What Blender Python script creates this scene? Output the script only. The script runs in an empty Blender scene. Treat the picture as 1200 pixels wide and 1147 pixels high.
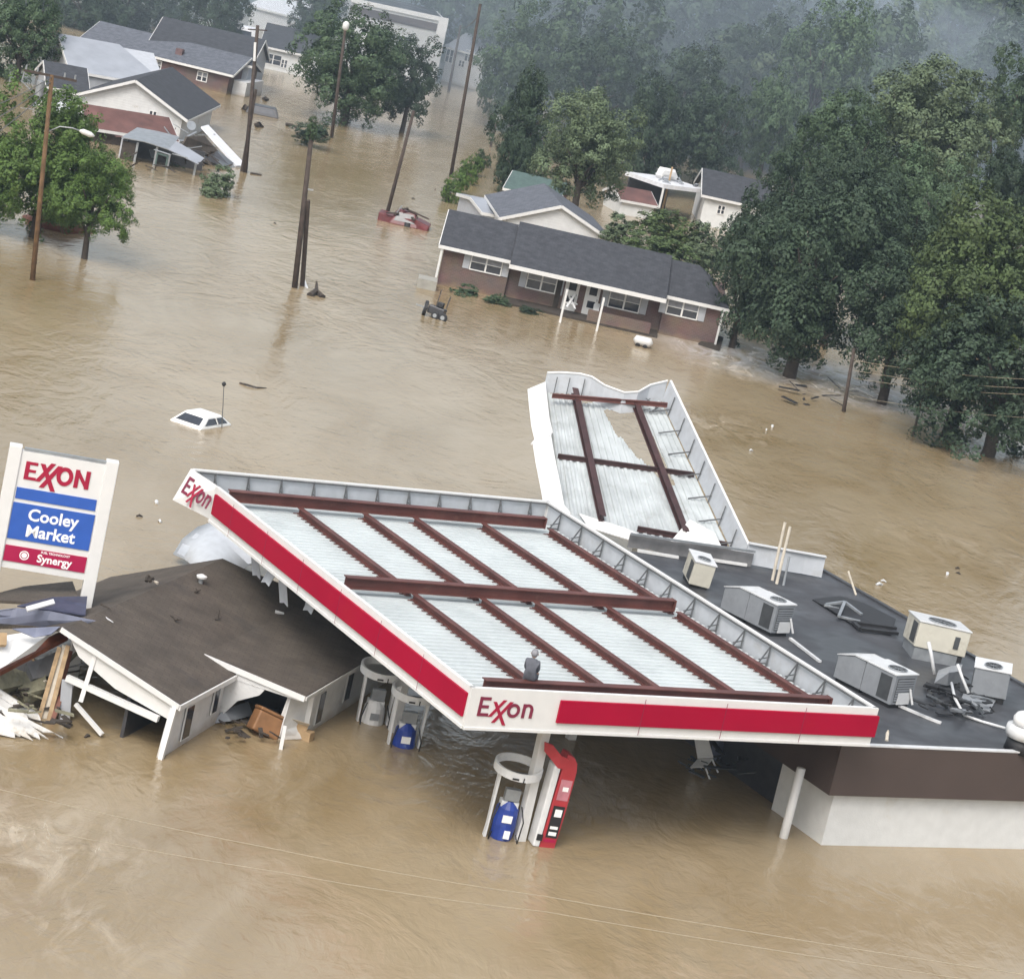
import bpy, bmesh, math, random
import numpy as np
from math import radians, sin, cos, pi, atan, atan2, sqrt
from mathutils import Vector, Matrix
R = random.Random(7)
SC = bpy.context.scene
COL = SC.collection

# ------------------------------------------------------------------ camera
FPX, HC, ROLL = 3300.0, 25.0, radians(12.7)
PITCH = atan(732.0 / FPX)
cam_d = bpy.data.cameras.new('camera')
cam = bpy.data.objects.new('camera', cam_d); COL.objects.link(cam); SC.camera = cam
cam_d.sensor_fit = 'HORIZONTAL'; cam_d.sensor_width = 36.0; cam_d.lens = FPX * 36.0 / 1200.0
cam_d.clip_start = 1.0; cam_d.clip_end = 9000.0
FW = Vector((0, cos(PITCH), -sin(PITCH))); UP = Vector((0, sin(PITCH), cos(PITCH))); RT = Vector((1, 0, 0))
cx_ = RT * cos(ROLL) + UP * sin(ROLL)            # camera right
cy_ = UP * cos(ROLL) - RT * sin(ROLL)            # camera up
# image: horizon runs down to the right, so the camera is rolled anticlockwise
M = Matrix((cx_, cy_, -FW)).transposed().to_4x4(); M.translation = Vector((0, 0, HC))
cam.matrix_world = M

# ------------------------------------------------------------------ sky, sun, exposure
world = bpy.data.worlds.new('World'); SC.world = world; world.use_nodes = True
nt = world.node_tree
bg = nt.nodes['Background']; sky = nt.nodes.new('ShaderNodeTexSky'); sky.sky_type = 'NISHITA'
sky.sun_disc = False; sky.sun_elevation = radians(50); sky.sun_rotation = radians(200)
sky.air_density = 1.6; sky.dust_density = 5.0; sky.ozone_density = 1.0
hs = nt.nodes.new('ShaderNodeHueSaturation'); hs.inputs['Saturation'].default_value = 0.42
nt.links.new(sky.outputs[0], hs.inputs['Color']); nt.links.new(hs.outputs[0], bg.inputs['Color'])
bg.inputs['Strength'].default_value = 0.15
sd = bpy.data.lights.new('sun', 'SUN'); sd.energy = 0.85; sd.angle = radians(25); sd.color = (1, 0.96, 0.9)
sun = bpy.data.objects.new('sun', sd); COL.objects.link(sun)
sun.rotation_euler = (radians(40), 0, radians(-20))
SC.view_settings.view_transform = 'Standard'; SC.view_settings.look = 'None'
SC.view_settings.exposure = 0.62; SC.view_settings.gamma = 1.0
SC.cycles.volume_step_rate = 4.0
SC.cycles.max_bounces = 6; SC.cycles.transparent_max_bounces = 4

# ------------------------------------------------------------------ pixel helpers (photo pixels -> places on a plane of known height)
def ray(x, y):
    u, v = x - 600.0, y - 573.5
    a = u * cos(ROLL) + v * sin(ROLL); b = -u * sin(ROLL) + v * cos(ROLL)
    return FW * FPX + RT * a - UP * b
def at(x, y, z=0.0):
    d = ray(x, y); return Vector((0, 0, HC)) + d * ((z - HC) / d.z)
def atd(x, y, Y):
    d = ray(x, y); return Vector((0, 0, HC)) + d * (Y / d.y)
def at_plane(x, y, p0, n):
    d = ray(x, y); o = Vector((0, 0, HC)); return o + d * ((Vector(p0) - o).dot(n) / d.dot(n))

# ------------------------------------------------------------------ materials
def mat(name, col, rough=0.7, metal=0.0, var=0.15, scale=3.0, bump=0.0, bscale=20.0, dirt=None, dscale=0.8, dcut=0.55, spec=0.5, rand=0.0, bdist=0.02):
    m = bpy.data.materials.new(name); m.use_nodes = True; n = m.node_tree.nodes; l = m.node_tree.links
    b = n['Principled BSDF']; b.inputs['Roughness'].default_value = rough; b.inputs['Metallic'].default_value = metal
    b.inputs['Specular IOR Level'].default_value = spec
    tc = n.new('ShaderNodeTexCoord')
    nz = n.new('ShaderNodeTexNoise'); nz.inputs['Scale'].default_value = scale; nz.inputs['Detail'].default_value = 6
    l.new(tc.outputs['Object'], nz.inputs['Vector'])
    rp = n.new('ShaderNodeMapRange'); rp.inputs['From Min'].default_value = 0.3; rp.inputs['From Max'].default_value = 0.7
    rp.inputs['To Min'].default_value = 1 - var; rp.inputs['To Max'].default_value = 1 + var
    l.new(nz.outputs['Fac'], rp.inputs['Value'])
    mul = n.new('ShaderNodeVectorMath'); mul.operation = 'SCALE'; mul.inputs[0].default_value = col[:3]
    l.new(rp.outputs[0], mul.inputs['Scale']); out = mul.outputs[0]
    if rand:
        oi = n.new('ShaderNodeObjectInfo'); r2 = n.new('ShaderNodeMapRange')
        r2.inputs['To Min'].default_value = 1 - rand; r2.inputs['To Max'].default_value = 1 + rand
        l.new(oi.outputs['Random'], r2.inputs['Value'])
        m2 = n.new('ShaderNodeVectorMath'); m2.operation = 'SCALE'; l.new(out, m2.inputs[0]); l.new(r2.outputs[0], m2.inputs['Scale']); out = m2.outputs[0]
    if dirt:
        dz = n.new('ShaderNodeTexNoise'); dz.inputs['Scale'].default_value = dscale; dz.inputs['Detail'].default_value = 8; dz.inputs['Roughness'].default_value = 0.7
        l.new(tc.outputs['Object'], dz.inputs['Vector'])
        cr = n.new('ShaderNodeValToRGB'); cr.color_ramp.elements[0].position = dcut; cr.color_ramp.elements[1].position = dcut + 0.2
        l.new(dz.outputs['Fac'], cr.inputs['Fac'])
        mx = n.new('ShaderNodeMixRGB'); l.new(cr.outputs[0], mx.inputs['Fac']); l.new(out, mx.inputs[1]); mx.inputs[2].default_value = (*dirt, 1); out = mx.outputs[0]
    l.new(out, b.inputs['Base Color'])
    if bump:
        bz = n.new('ShaderNodeTexNoise'); bz.inputs['Scale'].default_value = bscale; bz.inputs['Detail'].default_value = 4
        l.new(tc.outputs['Object'], bz.inputs['Vector'])
        bp = n.new('ShaderNodeBump'); bp.inputs['Strength'].default_value = bump; bp.inputs['Distance'].default_value = bdist
        l.new(bz.outputs['Fac'], bp.inputs['Height']); l.new(bp.outputs[0], b.inputs['Normal'])
    return m

def siding_mat(name, col, pitch=0.18, dark=0.72, dirt=(0.3, 0.26, 0.2)):
    m = mat(name, col, 0.6, var=0.06, dirt=dirt, dscale=0.9, dcut=0.6)
    n = m.node_tree.nodes; l = m.node_tree.links; b = n['Principled BSDF']
    tc = n.new('ShaderNodeTexCoord'); sp = n.new('ShaderNodeSeparateXYZ'); l.new(tc.outputs['Object'], sp.inputs[0])
    mo = n.new('ShaderNodeMath'); mo.operation = 'MODULO'; mo.inputs[1].default_value = pitch
    ad = n.new('ShaderNodeMath'); ad.inputs[1].default_value = 100.0; l.new(sp.outputs['Z'], ad.inputs[0]); l.new(ad.outputs[0], mo.inputs[0])
    bp = n.new('ShaderNodeBump'); bp.inputs['Strength'].default_value = 0.6; bp.inputs['Distance'].default_value = 0.15
    l.new(mo.outputs[0], bp.inputs['Height']); l.new(bp.outputs[0], b.inputs['Normal'])
    return m

def brick_mat(name, c1, c2, mortar, scale=1.0):
    m = bpy.data.materials.new(name); m.use_nodes = True; n = m.node_tree.nodes; l = m.node_tree.links
    b = n['Principled BSDF']; b.inputs['Roughness'].default_value = 0.85
    tc = n.new('ShaderNodeTexCoord'); sp = n.new('ShaderNodeSeparateXYZ'); cb = n.new('ShaderNodeCombineXYZ'); ad = n.new('ShaderNodeMath')
    l.new(tc.outputs['Object'], sp.inputs[0]); l.new(sp.outputs['X'], ad.inputs[0]); l.new(sp.outputs['Y'], ad.inputs[1])
    l.new(ad.outputs[0], cb.inputs['X']); l.new(sp.outputs['Z'], cb.inputs['Y'])
    br = n.new('ShaderNodeTexBrick'); br.inputs['Scale'].default_value = scale
    br.inputs['Color1'].default_value = (*c1, 1); br.inputs['Color2'].default_value = (*c2, 1); br.inputs['Mortar'].default_value = (*mortar, 1)
    br.inputs['Brick Width'].default_value = 0.24; br.inputs['Row Height'].default_value = 0.085; br.inputs['Mortar Size'].default_value = 0.008
    l.new(cb.outputs[0], br.inputs['Vector'])
    nz = n.new('ShaderNodeTexNoise'); nz.inputs['Scale'].default_value = 0.8; nz.inputs['Detail'].default_value = 6; l.new(tc.outputs['Object'], nz.inputs['Vector'])
    mx = n.new('ShaderNodeMixRGB'); mx.blend_type = 'MULTIPLY'; mx.inputs['Fac'].default_value = 0.5
    l.new(br.outputs['Color'], mx.inputs[1]); l.new(nz.outputs['Color'], mx.inputs[2]); l.new(mx.outputs[0], b.inputs['Base Color'])
    return m

def shingle_mat(name, col, blot=None, row=0.16):
    m = mat(name, col, 0.9, var=0.22, scale=1.2, dirt=blot, dscale=0.5, dcut=0.56) if blot else mat(name, col, 0.9, var=0.25, scale=2.5)
    n = m.node_tree.nodes; l = m.node_tree.links; b = n['Principled BSDF']
    tc = n.new('ShaderNodeTexCoord'); br = n.new('ShaderNodeTexBrick'); br.inputs['Scale'].default_value = 1.0
    br.inputs['Brick Width'].default_value = 0.35; br.inputs['Row Height'].default_value = row; br.inputs['Mortar Size'].default_value = 0.015
    br.inputs['Color1'].default_value = (1, 1, 1, 1); br.inputs['Color2'].default_value = (.72, .72, .72, 1); br.inputs['Mortar'].default_value = (.55, .55, .55, 1)
    l.new(tc.outputs['Object'], br.inputs['Vector'])
    old = b.inputs['Base Color'].links[0].from_socket
    mx = n.new('ShaderNodeMixRGB'); mx.blend_type = 'MULTIPLY'; mx.inputs['Fac'].default_value = 0.6
    l.new(old, mx.inputs[1]); l.new(br.outputs['Color'], mx.inputs[2]); l.new(mx.outputs[0], b.inputs['Base Color'])
    nz = n.new('ShaderNodeTexNoise'); nz.inputs['Scale'].default_value = 18; l.new(tc.outputs['Object'], nz.inputs['Vector'])
    bp = n.new('ShaderNodeBump'); bp.inputs['Strength'].default_value = 0.5; bp.inputs['Distance'].default_value = 0.03
    l.new(nz.outputs['Fac'], bp.inputs['Height']); l.new(bp.outputs[0], b.inputs['Normal'])
    return m

MT = {}
MT['white'] = mat('white_paint', (.64, .64, .635), 0.5, var=0.04, dirt=(.5, .47, .42), dscale=0.7, dcut=0.62)
MT['white_clean'] = mat('white_fascia', (.68, .68, .675), 0.42, var=0.03, dirt=(.66, .64, .6), dscale=1.5, dcut=0.6)
MT['dirty_white'] = mat('muddy_white_paint', (.60, .59, .57), 0.6, var=0.12, scale=2, dirt=(.30, .24, .16), dscale=1.6, dcut=0.5)
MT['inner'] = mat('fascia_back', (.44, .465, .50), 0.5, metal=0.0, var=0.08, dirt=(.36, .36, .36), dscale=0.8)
MT['red'] = mat('red_acrylic', (.34, .003, .030), 0.5, var=0.07, scale=0.5, spec=0.12, dirt=(.36, .012, .028), dscale=0.35, dcut=0.56)
MT['maroon'] = mat('maroon_letters', (.19, .018, .05), 0.4, var=0.05)
MT['logored'] = mat('red_letters', (.34, .006, .04), 0.4, var=0.05)
MT['blue'] = mat('blue_panel', (.028, .10, .42), 0.35, var=0.05)
MT['crimson'] = mat('crimson_panel', (.36, .006, .06), 0.35, var=0.05)
MT['lettwhite'] = mat('white_letters', (.85, .85, .85), 0.4, var=0.02)
MT['steel'] = mat('primed_steel', (.105, .036, .03), 0.6, var=0.25, scale=1.2, dirt=(.16, .075, .055), dscale=1.3, dcut=0.55, bump=0.2)
MT['steel_dark'] = mat('dark_primed_steel', (.05, .022, .022), 0.6, var=0.3, scale=2)
MT['deck'] = mat('white_metal_deck', (.56, .60, .61), 0.42, metal=0.0, var=0.07, scale=0.6, dirt=(.46, .50, .51), dscale=0.45, dcut=0.52)
MT['deck2'] = mat('dirty_metal_deck', (.42, .45, .46), 0.5, var=0.2, scale=0.9, dirt=(.24, .24, .235), dscale=0.7, dcut=0.56)
MT['galv'] = mat('galvanised', (.32, .34, .36), 0.4, metal=0.5, var=0.15)
MT['bracket'] = mat('bracket_steel', (.12, .125, .13), 0.5, metal=0.2, var=0.15)
MT['membrane'] = mat('roof_membrane', (.046, .048, .054), 0.5, var=0.3, scale=0.5, dirt=(.085, .09, .10), dscale=0.4, dcut=0.5, bump=0.3, bscale=3, bdist=0.03)
def seams(m, w=1.0, h=6.0, k=.35):
    n = m.node_tree.nodes; l = m.node_tree.links; b = n['Principled BSDF']; tc = n.new('ShaderNodeTexCoord'); br = n.new('ShaderNodeTexBrick')
    mp = n.new('ShaderNodeMapping'); mp.inputs['Rotation'].default_value = (0, 0, -radians(31)); l.new(tc.outputs['Object'], mp.inputs[0]); l.new(mp.outputs[0], br.inputs['Vector'])
    br.inputs['Scale'].default_value = 1; br.inputs['Brick Width'].default_value = h; br.inputs['Row Height'].default_value = w; br.inputs['Mortar Size'].default_value = .03
    br.inputs['Color1'].default_value = (1, 1, 1, 1); br.inputs['Color2'].default_value = (.8, .8, .8, 1); br.inputs['Mortar'].default_value = (.45, .45, .45, 1)
    old = b.inputs['Base Color'].links[0].from_socket; mx = n.new('ShaderNodeMixRGB'); mx.blend_type = 'MULTIPLY'; mx.inputs['Fac'].default_value = k
    l.new(old, mx.inputs[1]); l.new(br.outputs['Color'], mx.inputs[2]); l.new(mx.outputs[0], b.inputs['Base Color'])
    z = n.new('ShaderNodeTexNoise'); z.inputs['Scale'].default_value = .5; l.new(tc.outputs['Object'], z.inputs['Vector']); r = n.new('ShaderNodeMapRange')
    r.inputs['From Min'].default_value = .4; r.inputs['From Max'].default_value = .6; r.inputs['To Min'].default_value = .36; r.inputs['To Max'].default_value = .75; l.new(z.outputs['Fac'], r.inputs['Value']); l.new(r.outputs[0], b.inputs['Roughness'])
def mudline(m, z0=.02, z1=.3, col=(.27, .20, .12)):
    n = m.node_tree.nodes; l = m.node_tree.links; b = n['Principled BSDF']; tc = n.new('ShaderNodeTexCoord'); sp = n.new('ShaderNodeSeparateXYZ'); l.new(tc.outputs['Object'], sp.inputs[0])
    z = n.new('ShaderNodeTexNoise'); z.inputs['Scale'].default_value = 1.5; z.inputs['Detail'].default_value = 6; l.new(tc.outputs['Object'], z.inputs['Vector'])
    a = n.new('ShaderNodeMath'); a.operation = 'MULTIPLY_ADD'; a.inputs[1].default_value = -.7; l.new(z.outputs['Fac'], a.inputs[0]); l.new(sp.outputs['Z'], a.inputs[2])
    r = n.new('ShaderNodeMapRange'); r.inputs['From Min'].default_value = z0 - .35; r.inputs['From Max'].default_value = z1 - .35; r.inputs['To Min'].default_value = .45; r.inputs['To Max'].default_value = 0; l.new(a.outputs[0], r.inputs['Value'])
    old = b.inputs['Base Color'].links[0].from_socket; mx = n.new('ShaderNodeMixRGB'); l.new(r.outputs[0], mx.inputs[0]); l.new(old, mx.inputs[1]); mx.inputs[2].default_value = (*col, 1); l.new(mx.outputs[0], b.inputs['Base Color'])
seams(MT['membrane'])
MT['brownmetal'] = mat('brown_fascia', (.075, .055, .05), 0.5, var=0.1, scale=0.7)
MT['whitewall'] = mat('white_block_wall', (.62, .63, .63), 0.75, var=0.05, dirt=(.52, .48, .4), dscale=0.6, dcut=0.63, bump=0.3)
MT['shade'] = mat('storefront_and_shade', (.05, .05, .055), 0.3, var=0.2)  # dark storefront glass; also paints the shade inside the broken house
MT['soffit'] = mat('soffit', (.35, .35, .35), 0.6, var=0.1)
MT['siding'] = siding_mat('white_siding', (.62, .63, .64))
MT['siding_grey'] = siding_mat('grey_siding', (.42, .44, .48), 0.25)
MT['shingle_brown'] = shingle_mat('brown_grey_shingle', (.086, .070, .056), (.058, .052, .049))
MT['shingle_dark'] = shingle_mat('dark_shingle', (.050, .053, .063))
MT['shingle_grey'] = shingle_mat('grey_shingle', (.115, .125, .15))
MT['roof_light'] = mat('light_grey_roof', (.30, .32, .36), 0.5, var=0.12, scale=0.8)
MT['roof_green'] = mat('green_metal_roof', (.07, .11, .10), 0.5, var=0.2)
MT['roof_red'] = mat('faded_red_metal_roof', (.13, .06, .05), 0.6, var=0.35, scale=0.8, dirt=(.07, .04, .038), dscale=0.6)
MT['roof_white'] = mat('white_metal_roof', (.68, .69, .72), 0.45, var=0.1)
MT['brick'] = brick_mat('red_brick', (.185, .118, .10), (.145, .094, .082), (.22, .18, .165))
MT['glass'] = mat('window_glass', (.03, .034, .045), 0.12, var=0.2, spec=0.8)
MT['glassgrey'] = mat('blinds_behind_glass', (.20, .21, .24), 0.3, var=0.25, scale=3, spec=0.8)
MT['black'] = mat('black_rubber', (.018, .018, .02), 0.6, var=0.2)
MT['wood'] = mat('raw_timber', (.34, .24, .14), 0.8, var=0.25, scale=6)
MT['paleboard'] = mat('pale_board', (.55, .50, .42), 0.8, var=0.15, scale=3)
MT['woodred'] = mat('stained_timber', (.15, .045, .022), 0.6, var=0.3, scale=4)
MT['pole'] = mat('utility_pole_timber', (.055, .04, .032), 0.85, var=0.3, scale=4)
MT['poleorange'] = mat('weathered_pole_timber', (.13, .075, .035), 0.85, var=0.35, scale=3)
MT['bark'] = mat('bark', (.05, .04, .032), 0.9, var=0.3, scale=5)
MT['chest'] = mat('orange_timber', (.23, .115, .05), 0.55, var=0.2, scale=3)
MT['card'] = mat('cardboard', (.36, .25, .14), 0.8, var=0.12)
MT['insul'] = mat('wet_insulation', (.20, .19, .13), 0.95, var=0.35, scale=2, dirt=(.10, .09, .07), dscale=1.6, bump=0.8, bscale=5, bdist=0.1)
MT['felt'] = mat('grey_felt', (.17, .17, .175), 0.9, var=0.25, scale=2)
MT['bluegrey'] = mat('blue_grey_sheet', (.16, .175, .24), 0.5, var=0.2, scale=2)
MT['darkblue'] = mat('dark_blue_sheet', (.04, .045, .08), 0.6, var=0.3)
MT['acgrey'] = mat('grey_enamel', (.235, .25, .27), 0.4, var=0.1, dirt=(.16, .165, .17), dscale=1.6)
MT['actop'] = mat('pale_enamel', (.58, .59, .60), 0.4, var=0.06, dirt=(.4, .4, .38), dscale=2)
MT['actan'] = mat('tan_enamel', (.52, .50, .43), 0.45, var=0.06, dirt=(.36, .33, .27), dscale=1.4)
MT['grille'] = mat('dark_grille', (.075, .08, .085), 0.5, metal=0.3, var=0.2)
MT['pumpblue'] = mat('blue_pump_face', (.02, .05, .28), 0.35, var=0.25, scale=3, dirt=(.45, .55, .75), dscale=2.2, dcut=0.6)
MT['pumpwhite'] = mat('pump_white', (.66, .67, .68), 0.4, var=0.08)
MT['dieselred'] = mat('faded_red_enamel', (.40, .035, .045), 0.4, var=0.15, scale=1.5)
MT['pink'] = mat('pink_panel', (.50, .20, .24), 0.4, var=0.2)
MT['carwhite'] = mat('white_car_paint', (.80, .80, .78), 0.2, var=0.02)
MT['carred'] = mat('red_car_paint', (.11, .013, .016), 0.35, var=0.3, scale=2, dirt=(.10, .03, .03), dscale=1.5)
MT['cardark'] = mat('dark_car_paint', (.045, .045, .05), 0.3, var=0.2)
MT['coat'] = mat('grey_coat', (.10, .105, .125), 0.9, var=0.25, scale=6)
MT['skin'] = mat('skin', (.42, .27, .21), 0.6, var=0.05)
MT['trousers'] = mat('dark_trousers', (.03, .03, .04), 0.9, var=0.2)
MT['hair'] = mat('grey_hair', (.22, .22, .24), 0.8, var=0.2)
MT['wire'] = mat('wire', (.10, .10, .10), 0.5, var=0.05)
MT['wirelight'] = mat('light_wire', (.33, .28, .20), 0.5, var=0.05)
MT['concrete'] = mat('concrete', (.30, .29, .26), 0.85, var=0.15)
MT['grass'] = mat('undergrowth', (.035, .05, .028), 0.95, var=0.4, scale=0.2, dirt=(.05, .06, .03), dscale=0.06, dcut=0.5, bump=0.6, bscale=3, bdist=0.3)
for k_ in ('siding', 'siding_grey', 'brick'): mudline(MT[k_])
def leafm(name, c, c2=None, s=2.6):
    m = mat(name, c, 0.65, var=0.38, scale=s, spec=0.25, rand=0.16, dirt=c2, dscale=s * 1.7, dcut=0.55) if c2 else mat(name, c, 0.65, var=0.4, scale=s, spec=0.25, rand=0.16)
    return m
MT['leaf_dark'] = leafm('dark_foliage', (.038, .061, .036), (.06, .09, .046))
MT['leaf_mid'] = leafm('green_foliage', (.062, .098, .052), (.095, .13, .055))
MT['leaf_light'] = leafm('pale_green_foliage', (.10, .135, .075), (.13, .16, .07))
MT['leaf_bright'] = leafm('bright_green_foliage', (.085, .145, .035), (.13, .18, .05))
MT['leaf_olive'] = leafm('olive_foliage', (.075, .11, .042), (.10, .13, .045))

# ------------------------------------------------------------------ mesh builder
class Fr:
    def __init__(s, o, yaw=0.0, z=None, tilt=None):
        s.o = Vector(o)
        if z is not None: s.o.z = z
        s.x = Vector((cos(yaw), sin(yaw), 0)); s.y = Vector((-sin(yaw), cos(yaw), 0)); s.z = Vector((0, 0, 1))
        if tilt:
            q = Matrix.Rotation(tilt[0], 3, s.x) @ Matrix.Rotation(tilt[1], 3, s.y)
            s.x, s.y, s.z = q @ s.x, q @ s.y, q @ s.z
    def __call__(s, a, b, c=0.0): return s.o + s.x * a + s.y * b + s.z * c
class MB:
    def __init__(s): s.v = []; s.f = []
    def add(s, vs, fs):
        k = len(s.v); s.v += [tuple(p) for p in vs]; s.f += [tuple(i + k for i in f) for f in fs]; return s
    def box(s, fr, a0, a1, b0, b1, c0, c1):
        P = [fr(a, b, c) for c in (c0, c1) for a, b in ((a0, b0), (a1, b0), (a1, b1), (a0, b1))]
        return s.add(P, [(3, 2, 1, 0), (4, 5, 6, 7), (0, 1, 5, 4), (1, 2, 6, 5), (2, 3, 7, 6), (3, 0, 4, 7)])
    def prism(s, pts, vec):
        vec = Vector(vec); n = len(pts); P = [Vector(p) for p in pts] + [Vector(p) + vec for p in pts]
        nm = sum(((P[i].cross(P[(i + 1) % n])) for i in range(n)), Vector())
        fs = [tuple(range(n - 1, -1, -1)), tuple(range(n, 2 * n))] + [(i, (i + 1) % n, n + (i + 1) % n, n + i) for i in range(n)]
        if nm.dot(vec) < 0: fs = [tuple(reversed(f)) for f in fs]
        return s.add(P, fs)
    def bar(s, p, q, w, h, up=(0, 0, 1)):
        p, q = Vector(p), Vector(q); d = (q - p).normalized(); up = Vector(up)
        if abs(d.dot(up)) > 0.98: up = Vector((0, 1, 0))
        sd = d.cross(up).normalized(); u2 = sd.cross(d)
        P = [b + sd * a * w / 2 + u2 * c * h / 2 for b in (p, q) for a, c in ((-1, -1), (1, -1), (1, 1), (-1, 1))]
        return s.add(P, [(0, 1, 2, 3), (7, 6, 5, 4), (0, 4, 5, 1), (1, 5, 6, 2), (2, 6, 7, 3), (3, 7, 4, 0)])
    def ibeam(s, p, q, w, h, t=0.03, up=(0, 0, 1)):
        up = Vector(up); p, q = Vector(p), Vector(q)
        s.bar(p + up * (h / 2 - t / 2), q + up * (h / 2 - t / 2), w, t); s.bar(p - up * (h / 2 - t / 2), q - up * (h / 2 - t / 2), w, t)
        return s.bar(p, q, t * 1.2, h - 2 * t - 0.002)
    def path(s, pts, r, n=8, r1=None):
        pts = [Vector(p) for p in pts]; m = len(pts); k = len(s.v); prev = None
        for i, p in enumerate(pts):
            d = (pts[min(i + 1, m - 1)] - pts[max(i - 1, 0)]).normalized()
            a = Vector((0, 0, 1)) if abs(d.z) < 0.9 else Vector((1, 0, 0))
            if prev is not None: a = prev
            u = (a - d * a.dot(d)).normalized(); w = d.cross(u); prev = u
            rr = r if r1 is None else r + (r1 - r) * i / (m - 1)
            if isinstance(r, (list, tuple)): rr = r[i]
            s.v += [tuple(p + (u * cos(2 * pi * j / n) + w * sin(2 * pi * j / n)) * rr) for j in range(n)]
        for i in range(m - 1):
            for j in range(n):
                a, b = k + i * n + j, k + i * n + (j + 1) % n
                s.f.append((a, b, b + n, a + n))
        s.f.append(tuple(k + j for j in range(n - 1, -1, -1))); s.f.append(tuple(k + (m - 1) * n + j for j in range(n)))
        return s
    def tube(s, p, q, r0, r1=None, n=10): return s.path([p, q], r0, n, r0 if r1 is None else r1)
    def sheet(s, rows, th=0.02):
        nr, nc = len(rows), len(rows[0]); k = len(s.v); G = [[Vector(p) for p in r] for r in rows]; N = []
        for i in range(nr):
            for j in range(nc):
                du = G[i][min(j + 1, nc - 1)] - G[i][max(j - 1, 0)]; dv = G[min(i + 1, nr - 1)][j] - G[max(i - 1, 0)][j]
                N.append(du.cross(dv).normalized())
        flat = [p for r in G for p in r]
        s.v += [tuple(p) for p in flat] + [tuple(p - nn * th) for p, nn in zip(flat, N)]; t = nr * nc
        for i in range(nr - 1):
            for j in range(nc - 1):
                a = k + i * nc + j; s.f.append((a, a + 1, a + nc + 1, a + nc)); s.f.append((a + t + nc, a + t + nc + 1, a + t + 1, a + t))
        edge = [(k + j, k + j + 1) for j in range(nc - 1)] + [(k + (i + 1) * nc - 1, k + (i + 2) * nc - 1) for i in range(nr - 1)]
        edge += [(k + (nr - 1) * nc + j + 1, k + (nr - 1) * nc + j) for j in range(nc - 1)] + [(k + (i + 1) * nc, k + i * nc) for i in range(nr - 1)]
        for a, b in edge: s.f.append((b, a, a + t, b + t))
        return s
def mesh_of(mb, name, origin, smooth=False):
    me = bpy.data.meshes.new(name); o = Vector(origin)
    me.from_pydata([(a - o.x, b - o.y, c - o.z) for a, b, c in mb.v], [], mb.f); me.update()
    if smooth:
        me.polygons.foreach_set('use_smooth', [True] * len(me.polygons))
    return me
def root(name, label, cat, loc, group=None):
    o = bpy.data.objects.new(name, None); COL.objects.link(o); o.location = loc; o.empty_display_size = 0.3
    o['label'] = label; o['category'] = cat; o['wo'] = tuple(loc)
    if group: o['group'] = group
    return o
def part(name, mb, m, parent, smooth=False, bev=0.0, label=None):
    me = mesh_of(mb, name, parent['wo'], smooth); me.materials.append(MT[m] if isinstance(m, str) else m)
    o = bpy.data.objects.new(name, me); COL.objects.link(o); o.parent = parent
    o['wo'] = tuple(parent['wo'])
    if label: o['label'] = label
    if bev:
        b = o.modifiers.new('bevel', 'BEVEL'); b.width = bev; b.segments = 2; b.limit_method = 'ANGLE'
    return o
def one(name, label, cat, mb, m, group=None, smooth=False, bev=0.0, kind=None):
    a = np.array(mb.v); lo, hi = a.min(0), a.max(0); org = ((lo[0] + hi[0]) / 2, (lo[1] + hi[1]) / 2, lo[2])
    me = mesh_of(mb, name, org, smooth); me.materials.append(MT[m] if isinstance(m, str) else m)
    o = bpy.data.objects.new(name, me); COL.objects.link(o); o.location = org; o['wo'] = org
    if label: o['label'] = label
    if cat: o['category'] = cat
    if group: o['group'] = group
    if kind: o['kind'] = kind
    if bev:
        b = o.modifiers.new('bevel', 'BEVEL'); b.width = bev; b.segments = 2; b.limit_method = 'ANGLE'
    return o
def text_mb(txt, size, org, ex, ey, th=0.01, bold=0.0, align='CENTER', mb=None):
    cu = bpy.data.curves.new('lettering', 'FONT'); cu.body = txt; cu.size = size; cu.extrude = th / 2; cu.offset = bold; cu.align_x = align; cu.resolution_u = 3
    ob = bpy.data.objects.new('lettering', cu); COL.objects.link(ob)
    bpy.context.view_layer.update()
    me = bpy.data.meshes.new_from_object(ob.evaluated_get(bpy.context.evaluated_depsgraph_get()))
    ex, ey = Vector(ex), Vector(ey); ez = ex.cross(ey); mb = mb or MB()
    mb.add([Vector(org) + ex * v.co.x + ey * v.co.y + ez * v.co.z for v in me.vertices], [tuple(p.vertices) for p in me.polygons])
    bpy.data.objects.remove(ob); bpy.data.curves.remove(cu); bpy.data.meshes.remove(me)
    return mb
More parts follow.
